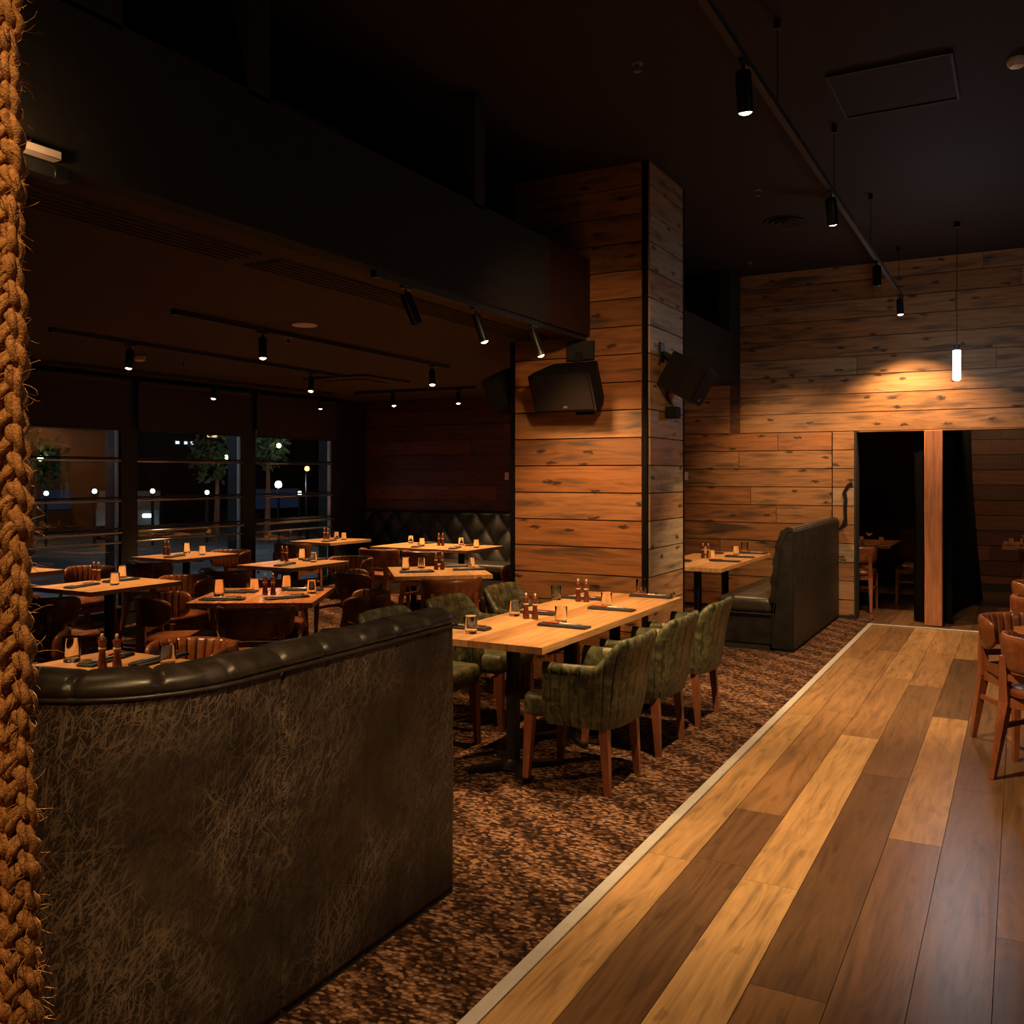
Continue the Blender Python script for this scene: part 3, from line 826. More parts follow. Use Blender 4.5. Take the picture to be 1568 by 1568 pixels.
def rot_table(proto, cx, cy, r, tl, tref, grp):
    place(proto, (cx, cy, 0), rad(r), tl, grp)
    def W(u, v): return (cx + u * cos(rad(r)) - v * sin(rad(r)), cy + u * sin(rad(r)) + v * cos(rad(r)))
    return W
Et = 'the shiny turned table'
W = rot_table(TSQ, -4.72, 4.97, 30, 'shiny reddish square table set diagonally behind the curved banquette', Et, 'diagonal square tables')
mills(*W(.03, .02), rad(30), Et)
tall(*W(-.30, -.06), Et, 'left side'); tall(*W(.10, .27), Et, 'far side'); tum(*W(.32, .08), Et, 'right side'); tum(*W(-.12, .20), Et, 'far left')
setting(*W(-.22, -.26), rad(30), Et, 'near left edge'); setting(*W(.20, -.18), rad(60), Et, 'near right'); setting(*W(.22, .26), rad(30), Et, 'far right'); setting(*W(-.24, .14), rad(30), Et, 'far left', False)
chair(*W(.09, -.55), 125, 'brown chair with its broad back to us in front of the shiny turned table')
chair(*W(-.57, -.08), 30, 'brown chair left of the shiny turned table, seen from its curved side')
chair(*W(.60, .02), 210, 'brown chair right of the shiny turned table, curved back toward the long bench')
chair(*W(-.05, .60), -60, 'brown chair on the far side of the shiny turned table')
It = 'the turned bench-side table'
W = rot_table(TSI, -4.56, 6.98, 40, 'square oak table set diagonally in front of the tufted bench, left of the column', It, 'diagonal square tables')
mills(*W(.02, .10), rad(40), It)
tall(*W(-.28, .12), It, 'left'); tum(*W(-.12, .28), It, 'far left'); tall(*W(.05, .34), It, 'far side'); tum(*W(.33, .20), It, 'right')
setting(*W(-.20, -.10), rad(40), It, 'near left'); setting(*W(.20, .30), rad(40), It, 'far right'); setting(*W(.28, 0), rad(40), It, 'near right')
chair(*W(.03, -.62), 130, 'brown chair with its back to us in front of the turned bench-side table')
chair(*W(-.62, -.03), 40, 'brown chair left of the turned bench-side table, seat showing past its back')
chair(*W(.63, .05), 220, 'brown chair between the turned bench-side table and the column')

# --- right edge tables
TN = make_table('dining_table', .70, .70, M_TOPR, 4, 1, 12)
place(TN, (.46, 5.96, 0), rad(45), 'reddish diagonal table cut off by the right edge of the photo', 'right edge tables')
chair(.05, 6.21, -62, 'brown chair at the right edge with channelled inside back facing us', 'brown chairs at the right edge')
chair(.18, 5.66, 60, 'nearest brown chair at the right edge, plain back toward us', 'brown chairs at the right edge')
place(TN, (.55, 7.95, 0), rad(45), 'reddish table farther along the right edge', 'right edge tables')
chair(.22, 7.45, 50, 'brown chair back peeking in at the right edge behind the nearer pair', 'brown chairs at the right edge')
chair(.22, 8.35, -48, 'farthest brown chair at the right edge of the aisle', 'brown chairs at the right edge')

# --- private room
TL = make_table('dining_table', .95, 1.1, M_TOPR, 5, 1, 14)
place(TL, (-1.85, 12.6, 0), 0, 'dim table in the private room left of the timber post', 'private room tables')
place(TL, (.28, 13.1, 0), 0, 'dim table in the private room at the right edge', 'private room tables')
chair(-1.72, 11.75, 90, 'brown chair in the private room with its back to us, beside the board strip', 'private room chairs')
chair(-1.15, 12.75, 180, 'dim brown chair at the right end of the private room table left of the post', 'private room chairs')
chair(.22, 12.3, 90, 'dark chair in the private room at the right edge, back to us', 'private room chairs')
P1 = 'the dim table left of the timber post'; P2 = 'the private room table at the right edge'
place(WINE, (-1.66, 12.35, ZT), 0, 'stemmed wine glass on %s' % P1, 'private room wine glasses')
place(WINE, (-2.0, 12.3, ZT), 0, 'stemmed wine glass on %s, leftmost' % P1, 'private room wine glasses')
tum(-1.50, 12.2, P1, 'right'); tum(-1.72, 12.15, P1, 'near edge'); setting(-1.85, 12.25, 0, P1, 'near edge'); tum(-2.05, 12.55, P1, 'far left')
place(WINE, (.05, 12.85, ZT), 0, 'stemmed wine glass on %s' % P2, 'private room wine glasses')
tum(-.1, 12.75, P2, 'left corner'); tum(.02, 12.66, P2, 'near edge')
# --- curved banquette in the foreground
R0 = .42; ccx, ccy = -2.32, 1.9
path = []
for i in range(38): path.append((Vector((-1.9, 3.03 - 1.13 * i / 37, 0)), Vector((1, 0, 0))))
for i in range(1, 31):
    a = -PI / 2 * i / 30; path.append((Vector((ccx + R0 * cos(a), ccy + R0 * sin(a), 0)), Vector((cos(a), sin(a), 0))))
for i in range(1, 50): path.append((Vector((-2.32 - 2.0 * i / 49, 1.48, 0)), Vector((0, -1, 0))))
ss = [0]
for i in range(1, len(path)): ss.append(ss[-1] + (path[i][0] - path[i - 1][0]).length)
# resample finely
def pat(s):
    for i in range(1, len(ss)):
        if ss[i] >= s or i == len(ss) - 1:
            t = (s - ss[i - 1]) / (ss[i] - ss[i - 1]); p = path[i - 1][0].lerp(path[i][0], t); n = path[i - 1][1].lerp(path[i][1], t).normalized(); return p, n
seams = [.0, .19, .38, .57, .76, .95, 1.16, 1.36, 1.57, 1.79, 2.0, 2.22, 2.44, 2.66, 2.88, 3.1, 3.3, 3.5]
def near(s): return min(abs(s - q) for q in seams)
bq = thing('banquette', 'large curved dark leather banquette with rolled top in the left foreground', 'banquette', (0, 0, 0))
STEP = .0095; NN = int(ss[-1] / STEP)
samp = [i * STEP for i in range(NN + 1)]
def sec(fn):
    rows = []
    for s in samp:
        p, n = pat(s); rows.append([tuple(p - n * o + Vector((0, 0, z))) for o, z in fn(s)])
    return rows
def f_outer(s):
    g = .004 * math.exp(-(near(s) / .008) ** 2) + (.010 * math.exp(-(abs(s - .95) / .006) ** 2))
    e = .02 * max(0, 1 - s / .03) ** 2
    return [(g + e + .006, .03), (g + e, .045)] + [(g + e - .004 * sin(PI * k / 10), .045 + (1.045 - .045) * k / 10) for k in range(1, 11)] + [(g + e + .012, 1.052), (.07, 1.052), (.07, .03)]
m = MB(); rows = sec(f_outer)
vz = [.03, .045] + [.045 + k / 10 for k in range(1, 11)] + [1.06, 1.1, .03, .03]
m.grid(rows, closeu=True, capu=True, uvs=lambda i, k: (i * STEP, vz[min(k, len(vz) - 1)])); bpn = m.build('back_panel', M_BOOTH, bq, 50)
def f_roll(s):
    k = math.exp(-(near(s) / .010) ** 2); w_ = .004 * sin(s * 23) * (1 - k)
    r = 1 - .11 * k; e = 1 - .35 * max(0, 1 - s / .04) ** 2
    o = []
    for j in range(20):
        q = 2 * PI * j / 20
        a = .080 * r * e; b = .042 * r * e
        o.append((.072 - a * cos(q) * (1 if cos(q) > 0 else .95), 1.052 + b * sin(q) + (w_ * .4 if sin(q) > 0 else 0) - .006 * k))
    return o
m = MB(); m.grid(sec(f_roll), closeu=True, capu=True); m.build('top_roll', M_ROLL, bq, 60)
def f_pipe(s): return [(-.006 + .006 * cos(2 * PI * j / 8), 1.030 + .006 * sin(2 * PI * j / 8)) for j in range(8)]
m = MB(); m.grid(sec(f_pipe), closeu=True, capu=True); m.build('piping', M_ROLL, bpn, 60)
samp2 = samp[::3]
def sec2(fn):
    rows = []
    for s in samp2:
        p, n = pat(s); rows.append([tuple(p - n * o + Vector((0, 0, z))) for o, z in fn(s)])
    return rows
m = MB(); m.grid(sec2(lambda s: [(.072, .46), (.072, 1.03), (.15, 1.03), (.175, .9), (.19, .7), (.20, .46)]), closeu=True, capu=True); m.build('backrest', M_ROLL, bq, 50)
m = MB(); m.grid(sec2(lambda s: [(.075, .34), (.36, .34), (.375, .36), (.38, .43), (.36, .455), (.2, .465), (.075, .46)]), closeu=True, capu=True); m.build('seat', M_ROLL, bq, 50)
m = MB(); m.grid(sec2(lambda s: [(.075, 0), (.34, 0), (.34, .34), (.075, .34)]), closeu=True, capu=True); m.build('base', M_MATTE, bq, 30)
m = MB(); m.grid(sec2(lambda s: [(.014, 0), (.014, .034), (.07, .034), (.07, 0)]), closeu=True, capu=True); m.build('plinth', M_MATTE, bq, 30)

# --- black booth bench right of the column
def extrude_y(mb, prof, y0, y1):
    n = len(prof)
    b = mb.add([(x, y0, z) for x, z in prof] + [(x, y1, z) for x, z in prof])
    mb.face([b + i for i in range(n)][::-1]); mb.face([b + n + i for i in range(n)])
    for i in range(n):
        j = (i + 1) % n; mb.face([b + i, b + j, b + n + j, b + n + i])
kb = thing('booth_bench', 'tall black leather booth bench with tufted back, right of the column', 'bench', (-1.79, 8.57, 0))
Y1 = 2.36
m = MB(); extrude_y(m, [(0, .03), (0, 1.09), (-.012, 1.105), (-.06, 1.09), (-.10, 1.0), (-.14, .6), (-.20, .05), (-.20, .03)], 0, Y1); m.build('back_panel', M_BLACKL, kb, 25)
m = MB(); m.box(-.18, -.012, .012, Y1, 0, .03); m.box(-.66, -.22, .03, Y1, 0, .08); m.build('plinth', M_MATTE, kb, 0)
# tufted inner back and top
rows = []
prof = [(-.004, 1.10), (-.02, 1.125), (-.06, 1.13), (-.105, 1.10), (-.145, 1.03), (-.17, .92), (-.185, .8), (-.20, .66), (-.21, .5), (-.215, .44)]
def profat(t):
    q = t * (len(prof) - 1); i = min(int(q), len(prof) - 2); f = q - i
    return prof[i][0] * (1 - f) + prof[i + 1][0] * f, prof[i][1] * (1 - f) + prof[i + 1][1] * f
NY, NT2 = 190, 40
for i in range(NY + 1):
    y = .012 + (Y1 - .02) * i / NY; r = []
    for j in range(NT2 + 1):
        t = j / NT2; x, z = profat(t)
        a = y / .16; c = t * 7
        d = abs(sin(PI * (a + c) / 1.0) * sin(PI * (a - c) / 1.0)) ** .5
        r.append((x - .022 * (d - .4) * min(1, t * 6), y, z + .010 * (d - .3) * (1 - min(1, t * 2.5))))
    r += [(-.1, y, .44), (-.02, y, 1.08)]
    rows.append(r)
m = MB(); m.grid(rows, closeu=True, capu=True); m.build('backrest', M_BLACKL, kb, 60)
m = MB()
for px in (0, -.09):
    pts = [(-.004, -.004, .05), (-.004, -.004, 1.08)] if px == 0 else [(-.20, -.003, .06), (-.185, -.003, .35), (-.145, -.003, .65), (-.105, -.003, .98), (-.06, -.003, 1.085), (-.012, -.003, 1.10)]
    m.tube(pts, .006, 8)
m.build('piping', M_BLACKL, kb)
m = MB(); m.rbox((-.455, Y1 / 2, .405), (.50, Y1 - .02, .15), .05, 4); m.build('seat', M_SEATL, kb, 60)
m = MB(); m.box(-.68, -.18, .02, Y1, .06, .335); m.build('base', M_BLACKL, kb, 0)
m = MB(); m.tube([(-.69, .0, .335), (-.2, .0, .335)], .008, 8); m.build('seat_trim', M_BLACKL, kb)
# --- tufted bench along the back wall
tb = thing('tufted_bench', 'long black tufted bench along the dark red back wall', 'bench', (-8.35, 10.9, 0))
LX = 2.9
rows = []
for i in range(181):
    x = LX * i / 180; r = []
    for j in range(37):
        z = .44 + .66 * j / 36; a = x / .17; c = (z - .44) / .22
        d = abs(sin(PI * (a + c) / 2) * sin(PI * (a - c) / 2)) ** .5
        r.append((x, -.10 - .05 * d + .05 * (j / 36) - (.0 if j < 36 else -.03), z))
    r += [(x, 0, 1.11), (x, 0, .44)]
    rows.append(r)
m = MB(); m.grid(rows, closeu=True, capu=True); m.build('backrest', M_BLACKL, tb, 60)
m = MB(); m.rbox((LX / 2, -.37, .40), (LX, .50, .13), .04, 3); m.build('seat', M_SEATL, tb, 60)
m = MB(); m.box(0, LX, -.58, 0, 0, .34); m.build('base', M_MATTE, tb, 0)

# --- ropes
def rope(x0, y0, x1, y1, dep, label, seed, a=.0098, za=.05, zb=3.94):
    """braid hanging from the ceiling; lies on a slight slant"""
    rr = random.Random(seed)
    top = Vector(x0); bot = Vector(x1)
    t = thing('braided_rope', label, 'rope', (bot.x, bot.y, 0), 0, 'braided jute ropes at the left edge')
    off = Vector((bot.x, bot.y, 0))
    n = 620; pitch = .105
    fib = MB()
    for k in range(3):
        m = MB()
        ph = 2 * PI * k / 3; cent = []
        for i in range(n + 1):
            z = za + (zb - za) * i / n
            f = (z - bot.z) / (top.z - bot.z); c = bot.lerp(top, f)
            th = 2 * PI * z / pitch + ph
            wob = 1 + .22 * sin(z * 31 + seed * 2 + k) + .12 * sin(z * 73 + k)
            lx = a * 1.15 * sin(th) * wob; ly = a * .62 * sin(2 * th)
            # lateral axis is across the room diagonal so the braid shows its flat side
            cent.append(Vector((c.x + lx * .88 - ly * .48, c.y + lx * .48 + ly * .88, z)) - off)
        for h in range(3):
            pts = []
            for i in range(n + 1):
                th = 2 * PI * i / 15 + h * 2 * PI / 3
                pts.append(cent[i] + Vector((cos(th), sin(th), .3 * sin(th))) * .0046)
            m.tube(pts, lambda i: .0056 + .0009 * sin(i * 1.7 + h) + .0004 * sin(i * .37 + k), 7)
        m.build('strand', M_ROPE, t, 80)
        for q in range(620):
            i = rr.randrange(5, n - 5); p = cent[i]
            an = rr.uniform(0, 2 * PI); d = Vector((cos(an), sin(an), rr.uniform(-.8, .6)))
            L = rr.uniform(.006, .026); r0 = p + Vector((cos(an), sin(an), 0)) * .0092
            cur = Vector((rr.uniform(-1, 1), rr.uniform(-1, 1), rr.uniform(-1, 1))) * .7
            fib.tube([r0, r0 + d * L * .35 + cur * L * .1, r0 + d * L * .7 + cur * L * .35, r0 + d * L * .85 + cur * L * .8], lambda i: .00052 - .00008 * i, 3, False)
    o = fib.build('loose_fibres', M_ROPE, t, 0); o['kind'] = 'stuff'
    return t
rope((-1.103, .7085, 2.19), 0, (-1.0785, .722, .92), 0, 0, 'braided jute rope at the left edge, the right-hand one that hangs clear at the bottom', 1)
rope((-1.172, .739, 2.19), 0, (-1.164, .743, .92), 0, 0, 'braided jute rope at the very left edge, left of its twin', 2)

# ------------------------------------------------------------------ light fixtures
WARM = (1, .56, .235)
W2 = (1, .62, .28)
def spot_lamp(loc, aim, power, angle, blend=.6, col=WARM, size=.03):
    d = bpy.data.lights.new('spot', 'SPOT'); d.energy = power; d.color = col; d.spot_size = rad(angle); d.spot_blend = blend; d.shadow_soft_size = size
    o = bpy.data.objects.new('spot', d); C.objects.link(o); o.location = loc
    v = Vector(aim) - Vector(loc); o.rotation_euler = v.to_track_quat('-Z', 'Y').to_euler(); return o
def point_lamp(loc, power, col=WARM, size=.05):
    d = bpy.data.lights.new('glow', 'POINT'); d.energy = power; d.color = col; d.shadow_soft_size = size
    o = bpy.data.objects.new('glow', d); C.objects.link(o); o.location = loc; return o
def spotlight(top, aim, label, group, power=0, angle=60, r=.034, L=.15, stem=.05, blend=.6, lens=None, col=WARM, lit=True):
    """cylinder head hanging at 'top' (track underside) tilted to 'aim'"""
    t = thing('track_spotlight', label, 'spotlight', top, 0, group)
    dn = (Vector(aim) - Vector(top)).normalized()
    tilt = (Vector((0, 0, -1)) * .6 + dn * .4).normalized() if False else dn
    p0 = Vector((0, 0, -stem))
    m = MB(); m.rbox((0, 0, -.006), (.03, .09, .018), .003, 1); m.build('adapter', M_BLACK, t)
    m = MB(); m.cyl((0, 0, 0), p0 - Vector((0, 0, .02)), .008, 8); m.build('stem', M_BLACK, t)
    e = p0 + tilt * L
    TM = tilt.to_track_quat('Z', 'Y').to_matrix().to_4x4()
    m = MB(); m.lathe([(.001, -.012), (r * .8, -.012), (r, 0), (r, L), (r * .88, L), (r * .86, L - .006), (.001, L - .006)], 22, p0, TM); hd = m.build('lamp_head', M_BLACK, t, 40)
    m = MB(); m.lathe([(r * .85, L - .004), (r * .7, L + .004), (r * .4, L + .009), (.001, L + .011)], 20, p0, TM); m.build('lens', M_LENS if lit else M_MATTE, hd)
    if power:
        spot_lamp(Vector(top) + e + tilt * .03, aim, power, angle, blend, col)
    return t
def track(p, q, label, w=.034, h=.034, group=None):
    p = Vector(p); q = Vector(q)
    t = thing('light_track', label, 'light track', p, 0, group); d = q - p
    m = MB(); m.bar((0, 0, -h / 2), d - Vector((0, 0, h / 2)), w, h); m.build('rail', M_MATTE, t, 0)
    for e in (Vector((0, 0, -h / 2)), d - Vector((0, 0, h / 2))):
        m = MB(); m.rbox(e, (w + .006, w + .006, h + .006), .003, 1); m.build('end_cap', M_BLACK, t)
    return t
# long suspended track over the aisle
tr = track((-1.1, 2.6, 3.50), (-1.1, 10.55, 3.50), 'long black light track hung on wires over the timber walkway')
for y in (4.87, 6.53, 8.26, 10.3):
    m = MB(); m.cyl((0, y - 2.6, 0), (0, y - 2.6, CEIL - 3.5 - .03), .0028, 6); m.build('suspension_wire', M_BLACK, tr)
    m = MB(); m.cyl((0, y - 2.6, CEIL - 3.5 - .05), (0, y - 2.6, CEIL - 3.5), .018, 12); m.build('ceiling_cup', M_BLACK, tr)
GA = 'spotlights on the aisle track'
spotlight((-1.1, 4.194, 3.466), (-1.1, 5.0, 0), 'nearest and brightest spotlight on the aisle track', GA, 560, 80, .036, .17, col=W2)
spotlight((-1.1, 6.40, 3.466), (-1.05, 8.1, 0), 'second spotlight on the aisle track', GA, 560, 80, .036, .16, col=W2)
spotlight((-1.1, 8.66, 3.466), (-1.1, 8.9, 0), 'third spotlight on the aisle track, unlit, against the boards', GA, 0, 44, .036, .16, lit=False)
spotlight((-1.1, 10.40, 3.466), (-.95, 10.45, 0), 'farthest spotlight on the aisle track, lighting the board wall', GA, 300, 112, .034, .15)
# track along the bulkhead base
track((-2.955, 3.93, LOW), (-2.955, 6.55, LOW), 'black light track under the bulkhead edge left of the column', .036, .036)
GB = 'spotlights under the bulkhead'
spotlight((-2.955, 4.20, LOW - .036), (-2.6, 4.55, 1.4), 'leftmost tilted spotlight under the bulkhead, unlit from here', GB, 0, 45, .032, .165, lit=False)
spotlight((-2.955, 4.95, LOW - .036), (-2.62, 5.2, 1.4), 'middle tilted spotlight under the bulkhead', GB, 0, 55, .028, .165)
spotlight((-2.955, 5.72, LOW - .036), (-2.62, 6.0, 1.4), 'right tilted spotlight under the bulkhead, in front of the speaker', GB, 0, 60, .028, .165)
spot_lamp((-2.80, 4.35, 2.45), (-2.45, 4.6, .75), 110, 74, .7)
spot_lamp((-2.80, 5.10, 2.45), (-2.45, 5.25, .75), 115, 74, .7)
spot_lamp((-2.80, 5.62, 2.45), (-2.80, 6.4, 1.1), 150, 96, .8, WARM, .10)
# near track by the rope
track((-2.945, -.4, LOW), (-2.945, 2.09, LOW), 'black light track under the bulkhead beside the rope', .05, .045)
spotlight((-2.945, 1.88, LOW - .045), (-2.2, 1.3, 1.2), 'bright spotlight glaring beside the rope', GB, 0, 60, .032, .12)
m = MB(); m.rbox((-2.885, .9, LOW + .016), (.045, 2.3, .032), .004, 1); tag(m.build('added_pale_strip', M_WHITEP), 'pale strip added on the bulkhead edge beside the rope to catch the spotlight glare', 'added strip')  # pale strip added to make a bright wedge of light beside the rope
# tracks on the lower ceiling
GL = 'spotlights on the window-side tracks'
track((-4.78, 4.23, LOW), (-4.88, 7.63, LOW), 'black ceiling track over the turned tables, nearer of the window-side tracks')
track((-6.14, 4.32, LOW), (-6.31, 7.77, LOW), 'black ceiling track over the window tables, middle one')
track((-7.95, 5.0, LOW), (-7.78, 9.4, LOW), 'black ceiling track along the blinds')
track((-7.45, 9.5, LOW), (-5.75, 9.56, LOW), 'black ceiling track above the tufted bench')
PW = 270
spotlight((-4.81, 5.05, LOW - .034), (-4.72, 4.97, .75), 'lit spotlight over the shiny turned table', GL, PW, 50, .03, .14)
spotlight((-4.87, 7.35, LOW - .034), (-4.6, 7.0, .75), 'lit spotlight over the turned bench-side table', GL, PW, 50, .03, .14)
spotlight((-6.18, 5.02, LOW - .034), (-6.27, 4.9, .75), 'lit spotlight left of the blinds over the left window table', GL, PW, 50, .03, .14)
spotlight((-6.29, 7.3, LOW - .034), (-6.19, 6.95, .75), 'lit spotlight over the right-window table', GL, PW, 50, .03, .14)
spotlight((-7.85, 7.5, LOW - .034), (-7.8, 7.1, .75), 'lit spotlight in front of the middle blind', GL, PW, 50, .03, .14)
spotlight((-7.8, 9.2, LOW - .034), (-7.95, 9.6, .75), 'spotlight near the corner over the far window table', GL, PW, 50, .03, .14)
spotlight((-6.9, 9.52, LOW - .034), (-6.45, 9.4, .75), 'left spotlight above the tufted bench', GL, PW, 100, .03, .12)
spotlight((-5.95, 9.55, LOW - .034), (-5.85, 9.4, .75), 'right spotlight above the tufted bench', GL, PW, 100, .03, .12)
spot_lamp((-7.9, 5.2, 2.5), (-7.9, 5.05, .75), PW, 60)
spot_lamp((-4.2, 2.2, 2.5), (-3.55, 2.85, .75), 230, 70)
# booth K
spotlight((-2.75, 9.2, LOW + 0), (-2.75, 9.3, .75), 'small spotlight by the bulkhead over the black booth', GB, 0, 66, .03, .10)
spot_lamp((-2.7, 9.3, 2.55), (-2.6, 9.35, .75), 120, 80, .7)
spot_lamp((-2.4, 9.6, 2.5), (-2.3, 10.95, 1.5), 80, 90, .8)
# pendant tube
pd = thing('pendant_tube', 'glowing white tube pendant hanging before the board wall over the doorway', 'pendant light', (-.52, 9.56, CEIL))
m = MB(); m.cyl((0, 0, 0), (0, 0, -.05), .03, 14); m.build('ceiling_cup', M_BLACK, pd)
m = MB(); m.cyl((0, 0, -.05), (0, 0, -1.17), .003, 6); m.build('cord', M_BLACK, pd)
m = MB(); m.cyl((0, 0, -1.14), (0, 0, -1.19), .026, 14); m.build('cap', M_BLACK, pd)
m = MB(); m.lathe([(.02, -1.19), (.034, -1.195), (.034, -1.46), (.02, -1.47)], 18); m.build('tube', M_TUBE, pd)
point_lamp((-.52, 9.56, 2.62), 13, (.75, .88, 1), .1).location.y = 9.48

# ------------------------------------------------------------------ ceiling items
def sprinkler(x, y, z, label):
    t = thing('sprinkler_head', label, 'sprinkler', (x, y, z), 0, 'ceiling sprinklers')
    m = MB(); m.lathe([(.035, 0), (.034, -.004), (.012, -.008), (.010, -.03), (.006, -.032)], 14); m.build('body', M_DULL, t)
    m = MB(); m.lathe([(.022, -.045), (.022, -.047)], 12); m.tube([(-.012, 0, -.012), (-.014, 0, -.03), (0, 0, -.046)], .0025, 5); m.tube([(.012, 0, -.012), (.014, 0, -.03), (0, 0, -.046)], .0025, 5); m.build('deflector', M_DULL, t)
sprinkler(-1.92, 5.01, CEIL, 'sprinkler on the high ceiling, nearest, left of the aisle track')
sprinkler(-1.90, 7.71, CEIL, 'sprinkler on the high ceiling just left of the second aisle spotlight')
sprinkler(-2.63, 10.3, CEIL, 'sprinkler on the high ceiling next to the board wall')
sprinkler(-5.02, 5.55, LOW + .004, 'sprinkler on the lower ceiling beside the nearer window-side track')
sprinkler(-6.9, 6.2, LOW + .004, 'sprinkler on the lower ceiling near the middle blind')
m = MB(); m.lathe([(.05, 0), (.052, -.012), (.05, -.03), (.035, -.045), (.001, -.048)], 22); tag(m.build('smoke_detector', M_WHITEP, loc=(-.02, 5.98, CEIL)), 'round pale smoke detector on the high ceiling at the right edge', 'smoke detector')
m = MB(); m.lathe([(.048, 0), (.05, -.012), (.045, -.035), (.03, -.045), (.001, -.046)], 20); tag(m.build('smoke_detector', M_WHITEP, loc=(-6.95, 5.75, LOW)), 'small pale smoke detector on the lower ceiling by the left blind', 'smoke detector')
vt = thing('ceiling_vent', 'round dark air vent in the high ceiling by the aisle track', 'vent', (-1.9, 8.76, CEIL))
for i, (r, z) in enumerate(((.20, .0), (.145, -.012), (.095, -.02))):
    m = MB(); m.lathe([(r - .05, z), (r, z - .012), (r + .008, z - .006), (r + .01, z + .0)], 28); m.build('ring', M_CEIL, vt)
m = MB(); m.lathe([(.001, -.03), (.04, -.03), (.045, -.02)], 20); m.build('core', M_CEIL, vt)
ah = MB(); ah.box(-.99, -.345, 5.69, 6.385, CEIL - .012, CEIL)
tag(ah.build('access_panel', M_CEIL, smooth=0), 'square access panel in the high ceiling right of the aisle track', 'hatch')
fr = MB()
for a in ((-1.0, -.335, 5.675, 5.69), (-1.0, -.335, 6.385, 6.40), (-1.005, -.99, 5.675, 6.4), (-.345, -.33, 5.675, 6.4)): fr.box(*a, CEIL - .02, CEIL)
struct(fr.build('trim_9', M_MATTE, smooth=0), 'dark rim around the ceiling access panel')
for (y0, y1, lb) in ((1.0, 3.36, 'linear slot vent in the soffit, near length by the rope'), (3.49, 6.5, 'linear slot vent in the soffit, far length toward the column')):
    t = thing('slot_vent', lb, 'vent', (-3.33, y0, LOW), 0, 'linear slot vents')
    L = y1 - y0
    m = MB(); m.box(-.14, .14, 0, L, -.001, .0); m.build('backing', M_MATTE, t, 0)
    m = MB()
    for i in range(6): m.box(-.125 + i * .046, -.105 + i * .046, 0, L, -.012, -.001)
    m.build('slats', M_LOWC, t, 0)
dl = thing('recessed_downlight', 'round faintly glowing recessed downlight in the lower ceiling', 'downlight', (-4.46, 5.10, LOW))
m = MB(); m.lathe([(.062, -.006), (.088, -.008), (.09, 0)], 28); m.build('rim', M_WHITEP, dl)
m = MB(); m.lathe([(.001, -.003), (.066, -.003)], 28); m.build('diffuser', emit('downlight_diffuser', (1, .62, .4), .35), dl)  # faint glow put into the diffuser's own material
ac = thing('ceiling_diffuser', 'flat square air diffuser in the lower ceiling behind the tracks', 'vent', (-6.5, 8.3, LOW))
m = MB(); m.rbox((0, 0, -.012), (.85, .85, .024), .008, 1); m.build('panel', M_LOWC, ac)
m = MB(); m.rbox((0, 0, -.03), (.5, .5, .012), .004, 1); m.build('core', M_LOWC, ac)

# ------------------------------------------------------------------ speakers on the column
def speaker(loc, rz, pitch, label, sc=1):
    t = thing('wall_speaker', label, 'speaker', loc, 0, 'black speakers on the timber column')
    R = Matrix.Rotation(rz, 4, 'Z') @ Matrix.Rotation(pitch, 4, 'X')
    # cabinet: width along x (trapezoid in depth), front +y
    w, h, dp = .52 * sc, .29 * sc, .30 * sc
    pts = [(-w / 2, 0), (-w / 2, dp * .35), (-w * .40, dp), (w * .40, dp), (w / 2, dp * .35), (w / 2, 0), (w * .44, -.02), (-w * .44, -.02)]
    pts = [(-w * .36, 0), (-w / 2, dp * .62), (-w / 2, dp), (w / 2, dp), (w / 2, dp * .62), (w * .36, 0)]
    m = MB(); m.prism(pts, -h / 2, h / 2, R); m.build('cabinet', M_SPK, t, 0)
    m = MB(); m.box(-w * .47, w * .47, dp, dp + .012, -h * .44, h * .44, M=R); gr = m.build('grille', M_GRILL, t, 0)
    m = MB(); m.box(-.03, .0, dp + .012, dp + .016, -h * .38, -h * .33, M=R); m.build('badge', M_DULL, gr, 0)
    return t, R
# front face speaker (faces -y, tilted down)
t, R = speaker((-2.96, 6.55, 2.38), PI - .05, -.42, 'black speaker tilted down on the front of the timber column')
m = MB(); m.box(-.10, .12, .0, .03, .16, .30); m.bar((.0, .02, .22), (.02, -.08, .12), .05, .03); m.build('bracket', M_MATTE, t, 0)
t.location = (-2.98, 6.53, 2.33)
t, R = speaker((-2.40, 6.95, 2.42), -PI / 2 + .15, -.5, 'black speaker tilted down on the right side of the timber column')
m = MB(); m.rbox((-.02, -.12, .13), (.02, .09, .14), .003, 1); m.bar((-.01, -.11, .12), (.09, -.03, .06), .03); m.build('bracket', M_BLACK, t, 0)
t.location = (-2.40, 6.95, 2.42)
t, R = speaker((-3.62, 6.95, 2.38), PI / 2 + .1, -.45, 'black speaker on the window side of the column, half hidden')
m = MB(); m.box(-.01, .02, -.06, .06, .1, .22); m.build('bracket', M_MATTE, t, 0)
m = MB(); m.rbox((-2.94, 6.565, 2.11), (.15, .05, .085), .004, 1); tag(m.build('wall_box', M_SPK), 'small black box under the speaker on the column front', 'control box')
bx = thing('wall_spotlight', 'small dark lamp on a bracket low on the right side of the column', 'wall lamp', (-2.43, 6.98, 2.12))
m = MB(); m.rbox((.05, 0, -.03), (.09, .12, .09), .006, 1); m.build('box', M_SPK, bx)
m = MB(); m.bar((0, 0, .10), (.05, 0, .02), .012); m.rbox((.0, 0, .12), (.02, .05, .03), .003, 1); m.build('bracket', M_BLACK, bx)
